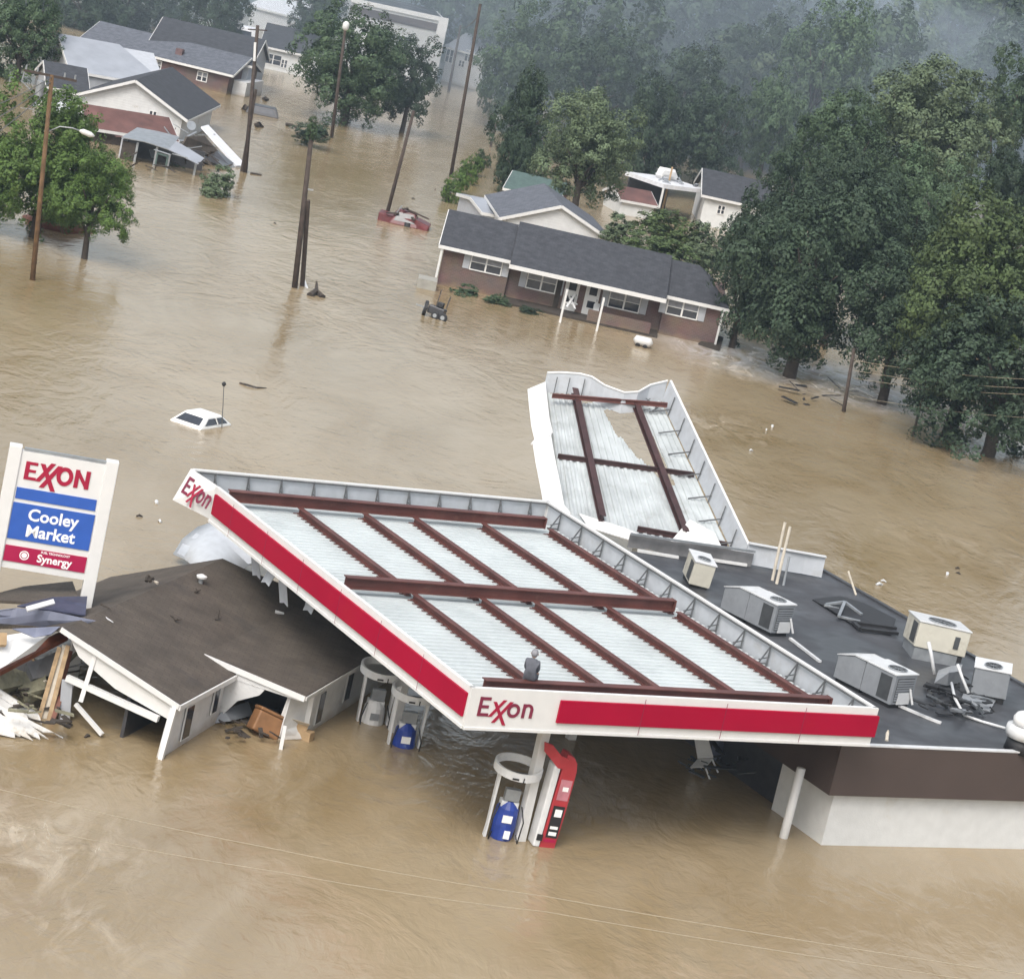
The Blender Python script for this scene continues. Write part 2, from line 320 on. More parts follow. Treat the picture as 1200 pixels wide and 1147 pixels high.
def logo_mb(org, ex, ey, h, caps=False, th=0.012, k=0.17):
    if caps: k = .23
    # E x x o n with two interlocked crosses; org = left end of the baseline
    ex, ey = Vector(ex) * h, Vector(ey) * h; ez = ex.cross(ey).normalized(); A = MB(); B = MB()
    P = lambda x, y: Vector(org) + ex * x + ey * y
    lift = [0.0]
    def st(mb, x0, y0, x1, y1, w=k, horizontal=None):
        d = Vector((x1 - x0, y1 - y0)).normalized()
        if abs(d.y) > 0.3 and abs(d.x) > 0.1: a = (w * 1.15 / 2, 0)
        else: a = (-d.y * w / 2, d.x * w / 2)
        lift[0] += 0.0008
        mb.prism([P(x0 - a[0], y0 - a[1]) + ez * lift[0], P(x1 - a[0], y1 - a[1]) + ez * lift[0], P(x1 + a[0], y1 + a[1]) + ez * lift[0], P(x0 + a[0], y0 + a[1]) + ez * lift[0]], ez * th)
    st(A, .085, 0, .085, 1); st(A, .17, .915, .62, .915, .16); st(A, .17, .5, .56, .5, .15); st(A, .17, .085, .62, .085, .16)
    H = 1.0 if caps else .78
    st(B, .72, 0, 1.42, H + .1); st(B, .98, -.3, 1.80, H + .02); st(B, .86, H, 1.62, -.42)
    def ring(cx, cy, rx, ry, w):
        n = 22; lift[0] += .0008
        for i in range(n):
            a, b = 2 * pi * i / n, 2 * pi * (i + 1) / n
            A.prism([P(cx + rx * cos(a), cy + ry * sin(a)) + ez * lift[0], P(cx + rx * cos(b), cy + ry * sin(b)) + ez * lift[0], P(cx + (rx - w) * cos(b), cy + (ry - w) * sin(b)) + ez * lift[0], P(cx + (rx - w) * cos(a), cy + (ry - w) * sin(a)) + ez * lift[0]], ez * th)
    if caps:
        ring(2.12, .5, .45, .52, .22); st(A, 2.76, 0, 2.76, 1); st(A, 3.34, 0, 3.34, 1); st(A, 2.76, .92, 3.34, .08, .2)
    else:
        ring(2.0, .36, .36, .37, .16); st(A, 2.58, 0, 2.58, .73); st(A, 3.02, 0, 3.02, .5)
        for i in range(8):
            a, b = pi * i / 8, pi * (i + 1) / 8
            A.prism([P(2.8 + .3 * cos(t), .46 + r * .27 / .3 * sin(t)) if False else P(2.8 + r * cos(t), .46 + r * .9 * sin(t)) for r, t in ((.305, a), (.305, b), (.14, b), (.14, a))], ez * th)
    return A, B

# ------------------------------------------------------------------ setting: flood water, rising ground, haze
def water_mat():
    m = bpy.data.materials.new('muddy_flood_water'); m.use_nodes = True; n = m.node_tree.nodes; l = m.node_tree.links
    b = n['Principled BSDF']; b.inputs['Roughness'].default_value = 0.15; b.inputs['IOR'].default_value = 1.33; b.inputs['Specular IOR Level'].default_value = 0.75
    tc = n.new('ShaderNodeTexCoord')
    def noise(scale, sx, sy, rot, detail=5, dist=0.0, rough=0.55):
        mp = n.new('ShaderNodeMapping'); mp.inputs['Scale'].default_value = (sx, sy, 1); mp.inputs['Rotation'].default_value = (0, 0, rot)
        l.new(tc.outputs['Object'], mp.inputs[0]); z = n.new('ShaderNodeTexNoise'); z.inputs['Scale'].default_value = scale
        z.inputs['Detail'].default_value = detail; z.inputs['Distortion'].default_value = dist; z.inputs['Roughness'].default_value = rough
        l.new(mp.outputs[0], z.inputs['Vector']); return z.outputs['Fac']
    def ramp(v, p0, p1):
        r = n.new('ShaderNodeMapRange'); r.inputs['From Min'].default_value = p0; r.inputs['From Max'].default_value = p1; l.new(v, r.inputs['Value']); return r.outputs[0]
    def mix(f, a, c):
        x = n.new('ShaderNodeMixRGB')
        for i, k in ((0, f), (1, a), (2, c)):
            if isinstance(k, tuple): x.inputs[i].default_value = (*k, 1)
            elif isinstance(k, float): x.inputs[i].default_value = k
            else: l.new(k, x.inputs[i])
        return x.outputs[0]
    def mth(op, a, c):
        x = n.new('ShaderNodeMath'); x.operation = op
        for i, k in enumerate((a, c)):
            if isinstance(k, (int, float)): x.inputs[i].default_value = k
            else: l.new(k, x.inputs[i])
        return x.outputs[0]
    silt = ramp(noise(0.045, 1, 0.6, 0.3, 5, 1.5), 0.36, 0.66)
    swirl = ramp(noise(0.16, 1, 0.35, -0.5, 6, 2.5), 0.40, 0.68)
    c = mix(silt, (.225, .163, .083), (.335, .262, .165))
    c = mix(mth('MULTIPLY', swirl, 0.45), c, (.36, .30, .21))
    # foam and broken water in places; zones under the right trees paint sky sheen
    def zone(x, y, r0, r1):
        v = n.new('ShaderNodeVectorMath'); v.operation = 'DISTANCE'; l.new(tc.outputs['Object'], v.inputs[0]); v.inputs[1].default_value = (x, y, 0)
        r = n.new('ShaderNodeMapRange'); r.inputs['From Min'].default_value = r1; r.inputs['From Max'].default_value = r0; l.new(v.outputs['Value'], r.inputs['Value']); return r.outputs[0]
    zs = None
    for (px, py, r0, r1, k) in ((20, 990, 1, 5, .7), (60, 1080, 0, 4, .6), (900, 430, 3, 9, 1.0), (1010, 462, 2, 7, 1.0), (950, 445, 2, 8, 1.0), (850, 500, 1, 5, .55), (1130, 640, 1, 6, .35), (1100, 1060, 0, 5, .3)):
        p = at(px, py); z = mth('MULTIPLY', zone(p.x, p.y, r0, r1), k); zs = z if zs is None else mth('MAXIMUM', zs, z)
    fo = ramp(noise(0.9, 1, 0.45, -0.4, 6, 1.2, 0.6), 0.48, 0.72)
    foam = mth('MULTIPLY', fo, zs)  # also carries the painted sky sheen under the right trees
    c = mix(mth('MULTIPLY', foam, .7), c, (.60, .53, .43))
    sheen_zone = None  # bright sky sheen on choppy water, painted into the base colour
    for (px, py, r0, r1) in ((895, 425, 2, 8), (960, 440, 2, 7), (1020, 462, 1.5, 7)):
        p = at(px, py); z = zone(p.x, p.y, r0, r1); sheen_zone = z if sheen_zone is None else mth('MAXIMUM', sheen_zone, z)
    sky_sheen = mth('MULTIPLY', sheen_zone, ramp(noise(0.5, 1, 0.5, -0.3, 7, 2.0, 0.65), 0.34, 0.62)); c = mix(mth('MULTIPLY', sky_sheen, .85), c, (.66, .66, .68))
    l.new(c, b.inputs['Base Color'])
    rr = n.new('ShaderNodeMapRange'); rr.inputs['To Min'].default_value = 0.14; rr.inputs['To Max'].default_value = 0.45; l.new(foam, rr.inputs['Value']); l.new(rr.outputs[0], b.inputs['Roughness'])
    calm = ramp(noise(0.03, 1, 1, 1.0, 3, 1.0), 0.35, 0.65)
    h = mth('MULTIPLY', noise(2.0, 1, 0.7, 0.5, 5, 0.8), 0.42)
    h = mth('ADD', h, mth('MULTIPLY', noise(0.42, 1, 0.55, -0.4, 4, 2.0), 1.0))
    h = mth('ADD', h, mth('MULTIPLY', mth('MULTIPLY', noise(1.1, 1, 0.5, -0.35, 5, 2.4), zs), 1.6))
    bp = n.new('ShaderNodeBump'); bp.inputs['Distance'].default_value = 0.22
    st = n.new('ShaderNodeMapRange'); st.inputs['To Min'].default_value = 0.14; st.inputs['To Max'].default_value = 0.46; l.new(calm, st.inputs['Value']); l.new(st.outputs[0], bp.inputs['Strength'])
    l.new(h, bp.inputs['Height']); l.new(bp.outputs[0], b.inputs['Normal'])
    return m
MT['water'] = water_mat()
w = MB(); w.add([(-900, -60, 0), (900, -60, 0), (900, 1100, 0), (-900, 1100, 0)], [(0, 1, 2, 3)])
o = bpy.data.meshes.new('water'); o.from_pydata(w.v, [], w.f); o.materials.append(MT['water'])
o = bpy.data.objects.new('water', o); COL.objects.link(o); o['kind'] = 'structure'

def hill_z(x, y):
    t = max(0.0, min(1.0, (y - 300) / 420.0)); s = 1 / (1 + math.exp(-(x - 12 - (y - 300) * -0.05) / 16.0))
    return -1.6 + t ** 1.15 * (26 + 62 * s) + 2.0 * sin(x * .03 + y * .02) * t + (2.2 * s if y > 330 else 2.2 * s * max(0, (y - 250) / 80))
hb = MB(); nx, ny = 60, 44
X = [-420 + 900 * i / nx for i in range(nx + 1)]; Y = [240 + 760 * (j / ny) ** 1.3 for j in range(ny + 1)]
hb.add([(x, y, hill_z(x, y)) for y in Y for x in X], [(j * (nx + 1) + i, j * (nx + 1) + i + 1, (j + 1) * (nx + 1) + i + 1, (j + 1) * (nx + 1) + i) for j in range(ny) for i in range(nx)])
me = bpy.data.meshes.new('hillside'); me.from_pydata(hb.v, [], hb.f); me.materials.append(MT['grass']); me.polygons.foreach_set('use_smooth', [True] * len(me.polygons))
o = bpy.data.objects.new('hillside', me); COL.objects.link(o); o['kind'] = 'structure'

# ------------------------------------------------------------------ canopy of the petrol station
B0 = at(553, 808, 4.6); YAW = radians(31.04)
CF = Fr((B0.x, B0.y, 0), YAW)                       # a along the front, b to the back left, c height above the water
CW, CL, ZT, ZB = 12.9, 19.2, 4.6, 3.55
can = root('station_canopy', 'large white and red fuel station canopy with open top and brown steel beams', 'canopy', CF(CW / 2, CL / 2, 0))
# corrugated deck, ribs run along a
dk = MB(); zd = 3.88
prof = []; b = 0.25; per = 0.305
while b < CL - .25:
    for db, dz in ((0, 0), (.07, 0), (.095, .125), (.20, .125), (.25, 0)):
        if b + db < CL - .22: prof.append((b + db, zd + dz))
    b += per
top = [CF(.22, y, z) for y, z in prof] + [CF(CW - .22, y, z) for y, z in prof]; n_ = len(prof)
dk.add(top, [(i, n_ + i, n_ + i + 1, i + 1) for i in range(n_ - 1)])
part('deck', dk, 'deck', can)
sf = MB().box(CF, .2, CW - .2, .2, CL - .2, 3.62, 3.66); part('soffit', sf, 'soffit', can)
# fascia: outer skin in four panels, with a lip at top and bottom
def fascia(a0, b0, a1, b1, side, name, z0=ZB, z1=ZT):
    p, q = CF(a0, b0), CF(a1, b1); d = (q - p).normalized(); nn = Vector((d.y, -d.x, 0)) * side
    m = MB(); m.prism([p + Vector((0, 0, z0)), q + Vector((0, 0, z0)), q + Vector((0, 0, z1)), p + Vector((0, 0, z1))], -nn * .06)
    m.prism([p + Vector((0, 0, z1)), q + Vector((0, 0, z1)), q + Vector((0, 0, z1 + .05)), p + Vector((0, 0, z1 + .05))], -nn * .13)
    m.prism([p + nn * .03 + Vector((0, 0, z0 - .02)), q + nn * .03 + Vector((0, 0, z0 - .02)), q + nn * .03 + Vector((0, 0, z0 + .05)), p + nn * .03 + Vector((0, 0, z0 + .05))], -nn * .12)
    return part(name, m, 'white_clean', can)
fascia(0, 0, CW, 0, 1, 'fascia')
fascia(CW, .07, CW, CL - .07, 1, 'fascia')
fascia(0, CL, CW, CL, -1, 'fascia')
fascia(0, .07, 0, 17.3, -1, 'fascia')
# backs of the far and right fascia show grey panels
ib = MB(); ib.prism([CF(.1, CL - .065, 3.9), CF(CW - .1, CL - .065, 3.9), CF(CW - .1, CL - .065, 4.56), CF(.1, CL - .065, 4.56)], CF.y * -.012)
ib.prism([CF(CW - .062, .2, 3.9), CF(CW - .062, CL - .2, 3.9), CF(CW - .062, CL - .2, 4.56), CF(CW - .062, .2, 4.56)], CF.x * -.012)
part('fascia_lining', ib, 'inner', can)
# red bands with lettering
def stripe(p, q, nn, z0, z1, name='red_band'):
    m = MB(); up = Vector((0, 0, 1)); d = (q - p).normalized()
    m.prism([p + up * z0, q + up * z0, q + up * (z1 - .03), q + up * z1 - d * .03, p + up * z1, p + up * z0 + up * .02], nn * .075)
    return part(name, m, 'red', can, bev=.012)
stripe(CF(2.66, -.002), CF(CW + .05, -.002), -CF.y, 3.83, 4.45)
stripe(CF(-.002, .12), CF(-.002, 17.1), -CF.x, 3.83, 4.47)
A_, B_ = logo_mb(CF(.30, -.004, 3.91), CF.x, Vector((0, 0, 1)), .52)
lg = part('logo_lettering', A_, 'maroon', can); part('logo_crosses', B_, 'logored', lg)
for u in (5.2, 7.8, 10.4): part('panel_joint', MB().box(CF, u, u + .015, -.083, -.0775, 3.6, 4.6), 'maroon', can)
for u in (2.6, 5.2, 7.8, 10.4, 13.0, 15.6): part('panel_joint', MB().box(CF, -.083, -.0775, u, u + .015, 3.6, 4.6), 'maroon', can)
# twisted end panel with the same logo, pushed outwards at its foot
tf = Fr(CF(-.03, 19.25, ZT), YAW - pi / 2 + radians(5)); tilt = radians(21)
ez_ = (Vector((0, 0, -1)) * cos(tilt) - CF.x * sin(tilt)).normalized()
ex_ = tf.x
pm = MB(); c0 = CF(-.03, 19.25, ZT + .03)
pm.prism([c0, c0 + ex_ * 2.0, c0 + ex_ * 2.0 + Vector((0, 0, -1.06)), c0 + ez_ * 1.13], ez_.cross(ex_) * -.05)
pp = part('logo_panel', pm, 'white_clean', can, label='bent white logo panel at the far left corner')
A_, B_ = logo_mb(c0 + ex_ * .22 + ez_ * .78 + ez_.cross(ex_) * .015, ex_, -ez_, .56)
part('logo_lettering', A_, 'maroon', pp); part('logo_crosses', B_, 'logored', pp)
# girders and purlins
for bb, a0, a1 in ((17.42, .55, 11.8), (9.28, .75, 11.85), (1.08, .95, 12.0)):
    m = MB().ibeam(CF(a0, bb, 4.37), CF(a1, bb, 4.37), .26, .34); m.box(CF, a1 - .02, a1 + .02, bb - .14, bb + .14, 4.19, 4.55)
    part('girder', m, 'steel', can)
for aa in (2.95, 5.2, 7.0, 9.5, 12.0):
    for b0, b1 in ((1.25, 9.14), (9.44, 17.28)):
        m = MB().ibeam(CF(aa, b0, 4.12), CF(aa, b1, 4.12), .18, .20)
        k = b0 + .2
        while k < b1:
            m.box(CF, aa - .19, aa + .19, k, k + .045, 4.006, 4.03); k += .305
        part('purlin', m, 'steel', can)
m = MB(); m.bar(CF(.16, .3, 4.5), CF(.16, CL - .3, 4.5), .1, .09); m.bar(CF(1.15, 18.2, 4.0), CF(.16, 19.0, 4.45), .06, .06); part('edge_angle', m, 'steel_dark', can)
m = MB(); m.bar(CF(.3, .16, 4.47), CF(CW - .2, .16, 4.47), .06, .05); part('edge_angle', m, 'steel_dark', can)
# brackets behind the fascia
bk = MB(); 
def bracket(p, inn, along):
    m = MB(); up = Vector((0, 0, 1))
    m.bar(p + inn * .09 + up * 3.95, p + inn * .09 + up * 4.6, .045, .05); m.bar(p + inn * .09 + up * 4.55, p + inn * .42 + up * 3.98, .035, .035)
    m.bar(p + inn * .05 + up * 4.22, p + inn * .33 + up * 4.1 + along * .12, .03, .03); m.bar(p + inn * .12 + up * 4.02, p + inn * .5 + up * 4.02, .05, .04)
    part('bracket', m, 'bracket', can)
for i in range(11): bracket(CF(.75 + i * 1.14, CL - .05), -CF.y, CF.x)
for i in range(13): bracket(CF(CW - .05, 1.0 + i * 1.42), -CF.x, CF.y)
m = MB(); m.bar(CF(.2, CL - .16, 4.57), CF(CW - .1, CL - .16, 4.57), .03, .04); m.bar(CF(CW - .16, .4, 4.57), CF(CW - .16, CL - .2, 4.57), .03, .04); part('bracket_rail', m, 'bracket', can)
m = MB(); m.box(CF, 9.1, 9.5, 10.5, 10.53, 4.2, 4.22)
# columns
for (a, b) in ((3.28, 1.35), (3.28, 9.2), (3.28, 17.2), (9.3, 9.2), (9.3, 17.2)):
    m = MB().box(CF, a - .13, a + .13, b - .13, b + .13, -1.5, 3.64); part('column', m, 'white', can, bev=.02)
# torn soffit sheets hanging along the left edge over the house roof
for i, (bq, ln) in enumerate(((13.2, .75), (12.1, 1.0), (10.6, .7), (14.3, .9))):
    pts = [[CF(.5 + .15 * sin(bq * 3 + t * 2), bq + s * .55, 3.62 - t * ln + .06 * sin(5 * s)) for s in (0, .5, 1)] for t in (0, .4, .8, 1)]
    m = MB().sheet(pts, .02); part('torn_soffit_strip', m, 'inner', can)

# ------------------------------------------------------------------ person sitting on the front girder
def person():
    base = CF(2.28, 1.1, 4.545)
    fr = Fr(base, radians(-8))      # looks away to the back left (+y of the frame)
    pts = [(0, 0, .10), (0, .01, .30), (0, .0, .50), (0, .03, .60),
           (.14, .03, .52), (.165, .12, .30), (.12, .25, .20), (-.14, .03, .52), (-.165, .12, .30), (-.11, .26, .20),
           (.09, .05, .09), (.12, .42, .10), (.12, .50, -.28), (.12, .62, -.31), (-.09, .05, .09), (-.11, .42, .10), (-.11, .48, -.28), (-.11, .60, -.31)]
    rad = [.155, .145, .125, .065, .085, .055, .035, .085, .055, .035, .10, .07, .05, .04, .10, .07, .05, .04]
    ed = [(0, 1), (1, 2), (2, 3), (2, 4), (4, 5), (5, 6), (2, 7), (7, 8), (8, 9), (0, 10), (10, 11), (11, 12), (12, 13), (0, 14), (14, 15), (15, 16), (16, 17)]
    rt = root('person', 'person in a grey hooded coat sitting on the front brown canopy beam', 'person', base)
    me = bpy.data.meshes.new('body'); me.from_pydata([tuple(fr(*p) - base) for p in pts], ed, [])
    bo = bpy.data.objects.new('body', me); COL.objects.link(bo); bo.parent = rt
    bo['wo'] = tuple(base); _sk = bo.modifiers.new('skin', 'SKIN'); _sk.use_smooth_shade = True
    sv = me.skin_vertices[0].data
    for i, r in enumerate(rad): sv[i].radius = (r, r * (.8 if i < 3 else 1))
    sv[0].use_root = True
    s = bo.modifiers.new('sub', 'SUBSURF'); s.levels = 2; s.render_levels = 2
    me.materials.append(MT['coat'])
    def blob(name, c, r, m, cut=None):
        mb = MB(); n, k = 14, 10
        vs = [fr(c[0] + r[0] * sin(pi * i / k) * cos(2 * pi * j / n), c[1] + r[1] * sin(pi * i / k) * sin(2 * pi * j / n), c[2] + r[2] * cos(pi * i / k)) for i in range(k + 1) for j in range(n)]
        mb.add(vs, [(i * n + j, (i + 1) * n + j, (i + 1) * n + (j + 1) % n, i * n + (j + 1) % n) for i in range(k) for j in range(n)]); return part(name, mb, m, rt, smooth=True)
    hd = blob('head', (0, .03, .73), (.085, .10, .12), 'skin')
    blob('hair', (0, .012, .755), (.096, .105, .112), 'hair')
    nose = MB().tube(fr(0, .125, .74), fr(0, .155, .71), .012, .018, 6); part('nose', nose, 'skin', hd)
    for sx in (-1, 1):
        e = MB().tube(fr(sx * .084, .04, .72), fr(sx * .098, .03, .74), .022, .018, 6); part('ear', e, 'skin', hd)
        e = MB().tube(fr(sx * .033, .118, .745), fr(sx * .033, .126, .745), .012, .012, 6); part('eye', e, 'black', hd)
        hx = (.15, .27, .18) if sx > 0 else (-.13, .28, .18)
        mb = MB().path([fr(hx[0], hx[1] - .03, hx[2]), fr(hx[0], hx[1] + .05, hx[2] - .02)], .038, 8, .032)
        for q in range(4): mb.path([fr(hx[0] + (q - 1.5) * .019, hx[1] + .04, hx[2] - .015), fr(hx[0] + (q - 1.5) * .021, hx[1] + .085 + .008 * (q % 3), hx[2] - .03), fr(hx[0] + (q - 1.5) * .02, hx[1] + .10, hx[2] - .06)], .009, 6)
        mb.path([fr(hx[0] - sx * .03, hx[1], hx[2]), fr(hx[0] - sx * .055, hx[1] + .045, hx[2] - .01)], .011, 6)
        part('hand', mb, 'skin', rt, smooth=True)
        bx = .12 if sx > 0 else -.11; y = .56 if sx > 0 else .54
        s_ = MB().path([fr(bx, y - .08, -.30), fr(bx, y, -.32), fr(bx, y + .13, -.34)], .055, 8, .04); part('shoe', s_, 'black', rt, smooth=True)
person()

# ------------------------------------------------------------------ second canopy piece, torn and tilted
def grid_pt(P, s, t):   # bilinear
    return P[0] * (1 - s) * (1 - t) + P[1] * s * (1 - t) + P[2] * s * t + P[3] * (1 - s) * t
TQ = [atd(659, 612, 99.5), atd(856, 648, 99.5), atd(774, 470, 109), atd(640, 461, 109)]   # front left, front right, back right, back left (deck corners)
ctr = sum(TQ, Vector()) / 4
tc_ = root('torn_canopy_section', 'smaller torn canopy section behind the main canopy with a hole in its deck', 'canopy', (ctr.x, ctr.y, 0))
nrm = (TQ[1] - TQ[0]).cross(TQ[3] - TQ[0]).normalized()
def TP(s, t, h=0.0): return grid_pt(TQ, s, t) + Vector((0, 0, 1)) * h * .6 + nrm * h * .4
# corrugated deck with a torn hole: strips run away from the viewer
mdk = MB(); NS, NT = 168, 80
hole = [(.47, .90), (.80, .90), (.82, .40), (.74, .40), (.69, .50), (.60, .58), (.56, .68), (.50, .72)]
def inside(x, y, P):
    c = False
    for i in range(len(P)):
        (x0, y0), (x1, y1) = P[i - 1], P[i]
        if (y0 > y) != (y1 > y) and x < (x1 - x0) * (y - y0) / (y1 - y0) + x0: c = not c
    return c
gv = [[TP(i / NS, j / NT, (.05 if i % 8 in (2, 3, 4, 5) else 0) + .012 * sin(i * .45 + j * .35)) for i in range(NS + 1)] for j in range(NT + 1)]
k = 0; mdk.v = [tuple(p) for r in gv for p in r]
for j in range(NT):
    for i in range(NS):
        s, t = (i + .5) / NS, (j + .5) / NT
        if inside(s, t, hole) or (t > .93 and .30 < s < .50 and t > .93 + (s - .3) * .2): continue
        a = j * (NS + 1) + i; mdk.f.append((a, a + 1, a + NS + 2, a + NS + 1))
part('deck', mdk, 'deck2', tc_)
for s in (.235, .735):
    m = MB().ibeam(TP(s, .03, .26), TP(s + .0, .985, .26), .24, .26); part('girder', m, 'steel_dark', tc_)
for t, z in ((.90, .42), (.475, .12)):
    m = MB().ibeam(TP(.02, t, z), TP(.985, t + .0, z), .15, .18); part('purlin', m, 'steel_dark' if t < .5 else 'steel', tc_)
m = MB().ibeam(TP(.45, .03, .12), TP(.99, .03, .12), .16, .2); part('purlin', m, 'steel_dark', tc_)
def wall_strip(pts, h, out, th=.05, lean=0.0, name='fascia', mt='white'):
    rows = [[p + Vector((0, 0, c)) + out * lean * c for p in pts] for c in (0, h * .5, h)]
    return part(name, MB().sheet(rows, th), mt, tc_)
lft = (TQ[0] - TQ[1]).normalized(); up_ = Vector((0, 0, 1))
for pts in ([TP(-.03, 1.0), TP(-.035, .85), TP(-.03, .7), TP(-.015, .60), TP(-.05, .545)], [TP(-.035, .57), TP(-.03, .4), TP(-.01, .2), TP(.0, .05), TP(.03, -.02)]):
    rows = [[p + lft * (.62 - .62 * f) + up_ * (.05 + .42 * f + .05 * sin(i * 1.7)) for i, p in enumerate(pts)] for f in (0, .5, 1)]
    part('fascia', MB().sheet(rows, .05), 'white', tc_)
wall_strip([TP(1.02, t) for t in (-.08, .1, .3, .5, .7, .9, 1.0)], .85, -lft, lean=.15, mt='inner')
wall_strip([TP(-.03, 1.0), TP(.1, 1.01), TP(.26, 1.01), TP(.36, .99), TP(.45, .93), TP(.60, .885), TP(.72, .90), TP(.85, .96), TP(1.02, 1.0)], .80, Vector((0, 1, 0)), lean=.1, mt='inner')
top = [TP(1.02, t) + Vector((0, 0, .85)) - lft * .13 for t in (-.08, .1, .3, .5, .7, .9, 1.0)]
part('top_lip', MB().path(top, .05, 6), 'white_clean', tc_)
top = [TP(*a) + Vector((0, .09, .82)) for a in ((-.03, 1.0), (.1, 1.01), (.26, 1.01), (.36, .99), (.45, .93), (.60, .885), (.72, .90), (.85, .96), (1.02, 1.0))]
part('top_lip', MB().path(top, .045, 6), 'white_clean', tc_)
for i in range(7):
    t = .02 + i * .145; p = TP(1.0, t, .0)
    m = MB(); m.bar(p, p - lft * .1 + Vector((0, 0, .8)), .04, .04); m.bar(p - lft * -.75 + nrm * .05, p - lft * .08 + Vector((0, 0, .3)), .04, .05); part('bracket', m, 'bracket', tc_)
for s in (.06, .17, .30):
    p = TP(s, .985); part('bracket', MB().bar(p, p + Vector((0, .05, .75)), .04, .04), 'bracket', tc_)
m = MB(); R.seed(3)
for i in range(9): 
    p = TP(R.uniform(.78, .92), R.uniform(.9, .97), .1); m.bar(p, p + Vector((R.uniform(-.4, .4), R.uniform(-.3, .3), R.uniform(.1, .4))), .04, .03)
part('bent_struts', m, 'bracket', tc_)
for s in (.25, .6):
    p = TP(s, .3); part('column', MB().bar((p.x, p.y, -1.5), (p.x, p.y, p.z - .02), .22, .22), 'white', tc_)
# bent white flashing along its foot
m = MB().sheet([[TP(.15, -.02, .1), TP(.4, -.06, .12), TP(.62, -.10, .05), TP(.80, -.02, .3), TP(.95, -.07, .15)], [TP(.10, .05, .2), TP(.38, .02, .12), TP(.60, -.05, .10), TP(.78, .10, .45), TP(.90, .03, .5)]], .03)
part('bent_flashing', m, 'white', tc_)

# ------------------------------------------------------------------ market building
mk = root('market_building', 'single storey white market building with flat dark roof and brown fascia', 'building', CF(19, 10, 0))
RZ = 3.05; FB = 1.1
def offs(a, b, z=0): return CF(a, b, z)
part('roof', MB().box(CF, 12.95, 24.6, 1.2, 19.5, 2.2, RZ), 'membrane', mk)
m = MB(); m.box(CF, 12.85, 40, 1.1, 1.2, 1.62, 3.12); part('fascia', m, 'brownmetal', mk)
m = MB(); m.box(CF, 12.85, 12.95, 1.21, 19.5, 1.62, 3.12); part('fascia', m, 'brownmetal', mk)
part('roof', MB().box(CF, 24.6, 40, 1.2, 5.0, 2.2, RZ), 'membrane', mk)
m = MB(); m.box(CF, 12.83, 40, 1.08, 1.27, 3.121, 3.16); part('edge_trim', m, 'actop', mk)
m = MB(); m.box(CF, 12.83, 13.0, 1.28, 19.5, 3.121, 3.16); part('edge_trim', m, 'actop', mk)
m = MB(); m.box(CF, 24.45, 24.62, 5.1, 19.5, 3.052, 3.12); part('edge_trim', m, 'membrane', mk)
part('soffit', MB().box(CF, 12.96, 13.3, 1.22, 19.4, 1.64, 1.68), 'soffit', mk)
part('wall', MB().box(CF, 13.25, 40, 1.38, 1.55, -2, 1.9), 'whitewall', mk)
part('wall', MB().box(CF, 13.25, 13.5, 1.55, 4.0, -2, 1.75), 'whitewall', mk)
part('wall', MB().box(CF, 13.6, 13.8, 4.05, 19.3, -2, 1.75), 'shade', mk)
part('wall', MB().box(CF, 24.2, 24.45, 5.1, 19.3, -2, 2.19), 'whitewall', mk)
part('wall', MB().box(CF, 13.8, 24.2, 19.1, 19.3, -2, 2.19), 'whitewall', mk)
part('vent', MB().box(Fr(at(1027, 977, .35) - CF.y * .03, YAW), -.04, .04, -.02, .03, -.04, .04), 'black', mk)
a = at(918, 981, 0); b = atd(939, 900, a.y); part('column', MB().tube(a + (a - b) * .6, b, .13, .13, 14), 'white', mk, smooth=True)
p0, p1 = at(872, 662, RZ), at(962, 678, RZ)
fp = Fr(p0, atan2((p1 - p0).y, (p1 - p0).x)); L_ = (p1 - p0).length
m = MB().sheet([[fp(L_ * i / 8, .03 * sin(i * 1.3), .05 + (.72 if j == 2 else .36 * j)) + fp.y * (.04 * j) for i in range(9)] for j in range(3)], .05)
part('parapet', m, 'inner', mk)
m = MB(); m.box(fp, 0, L_, -.04, .12, .775, .82); part('parapet_cap', m, 'actop', mk)
pa, pb = at(735, 642, RZ), at(880, 664, RZ)
m = MB().sheet([[pa.lerp(pb, i / 6) + Vector((0, 0, z + .05 * sin(i * 2))) for i in range(7)] for z in (.02, .25, .5)], .05); part('parapet', m, 'felt', mk)
m = MB().bar(pa + Vector((0, -.2, .56)), pb + Vector((0, -.2, .6)), .08, .07); part('parapet_cap', m, 'galv', mk)

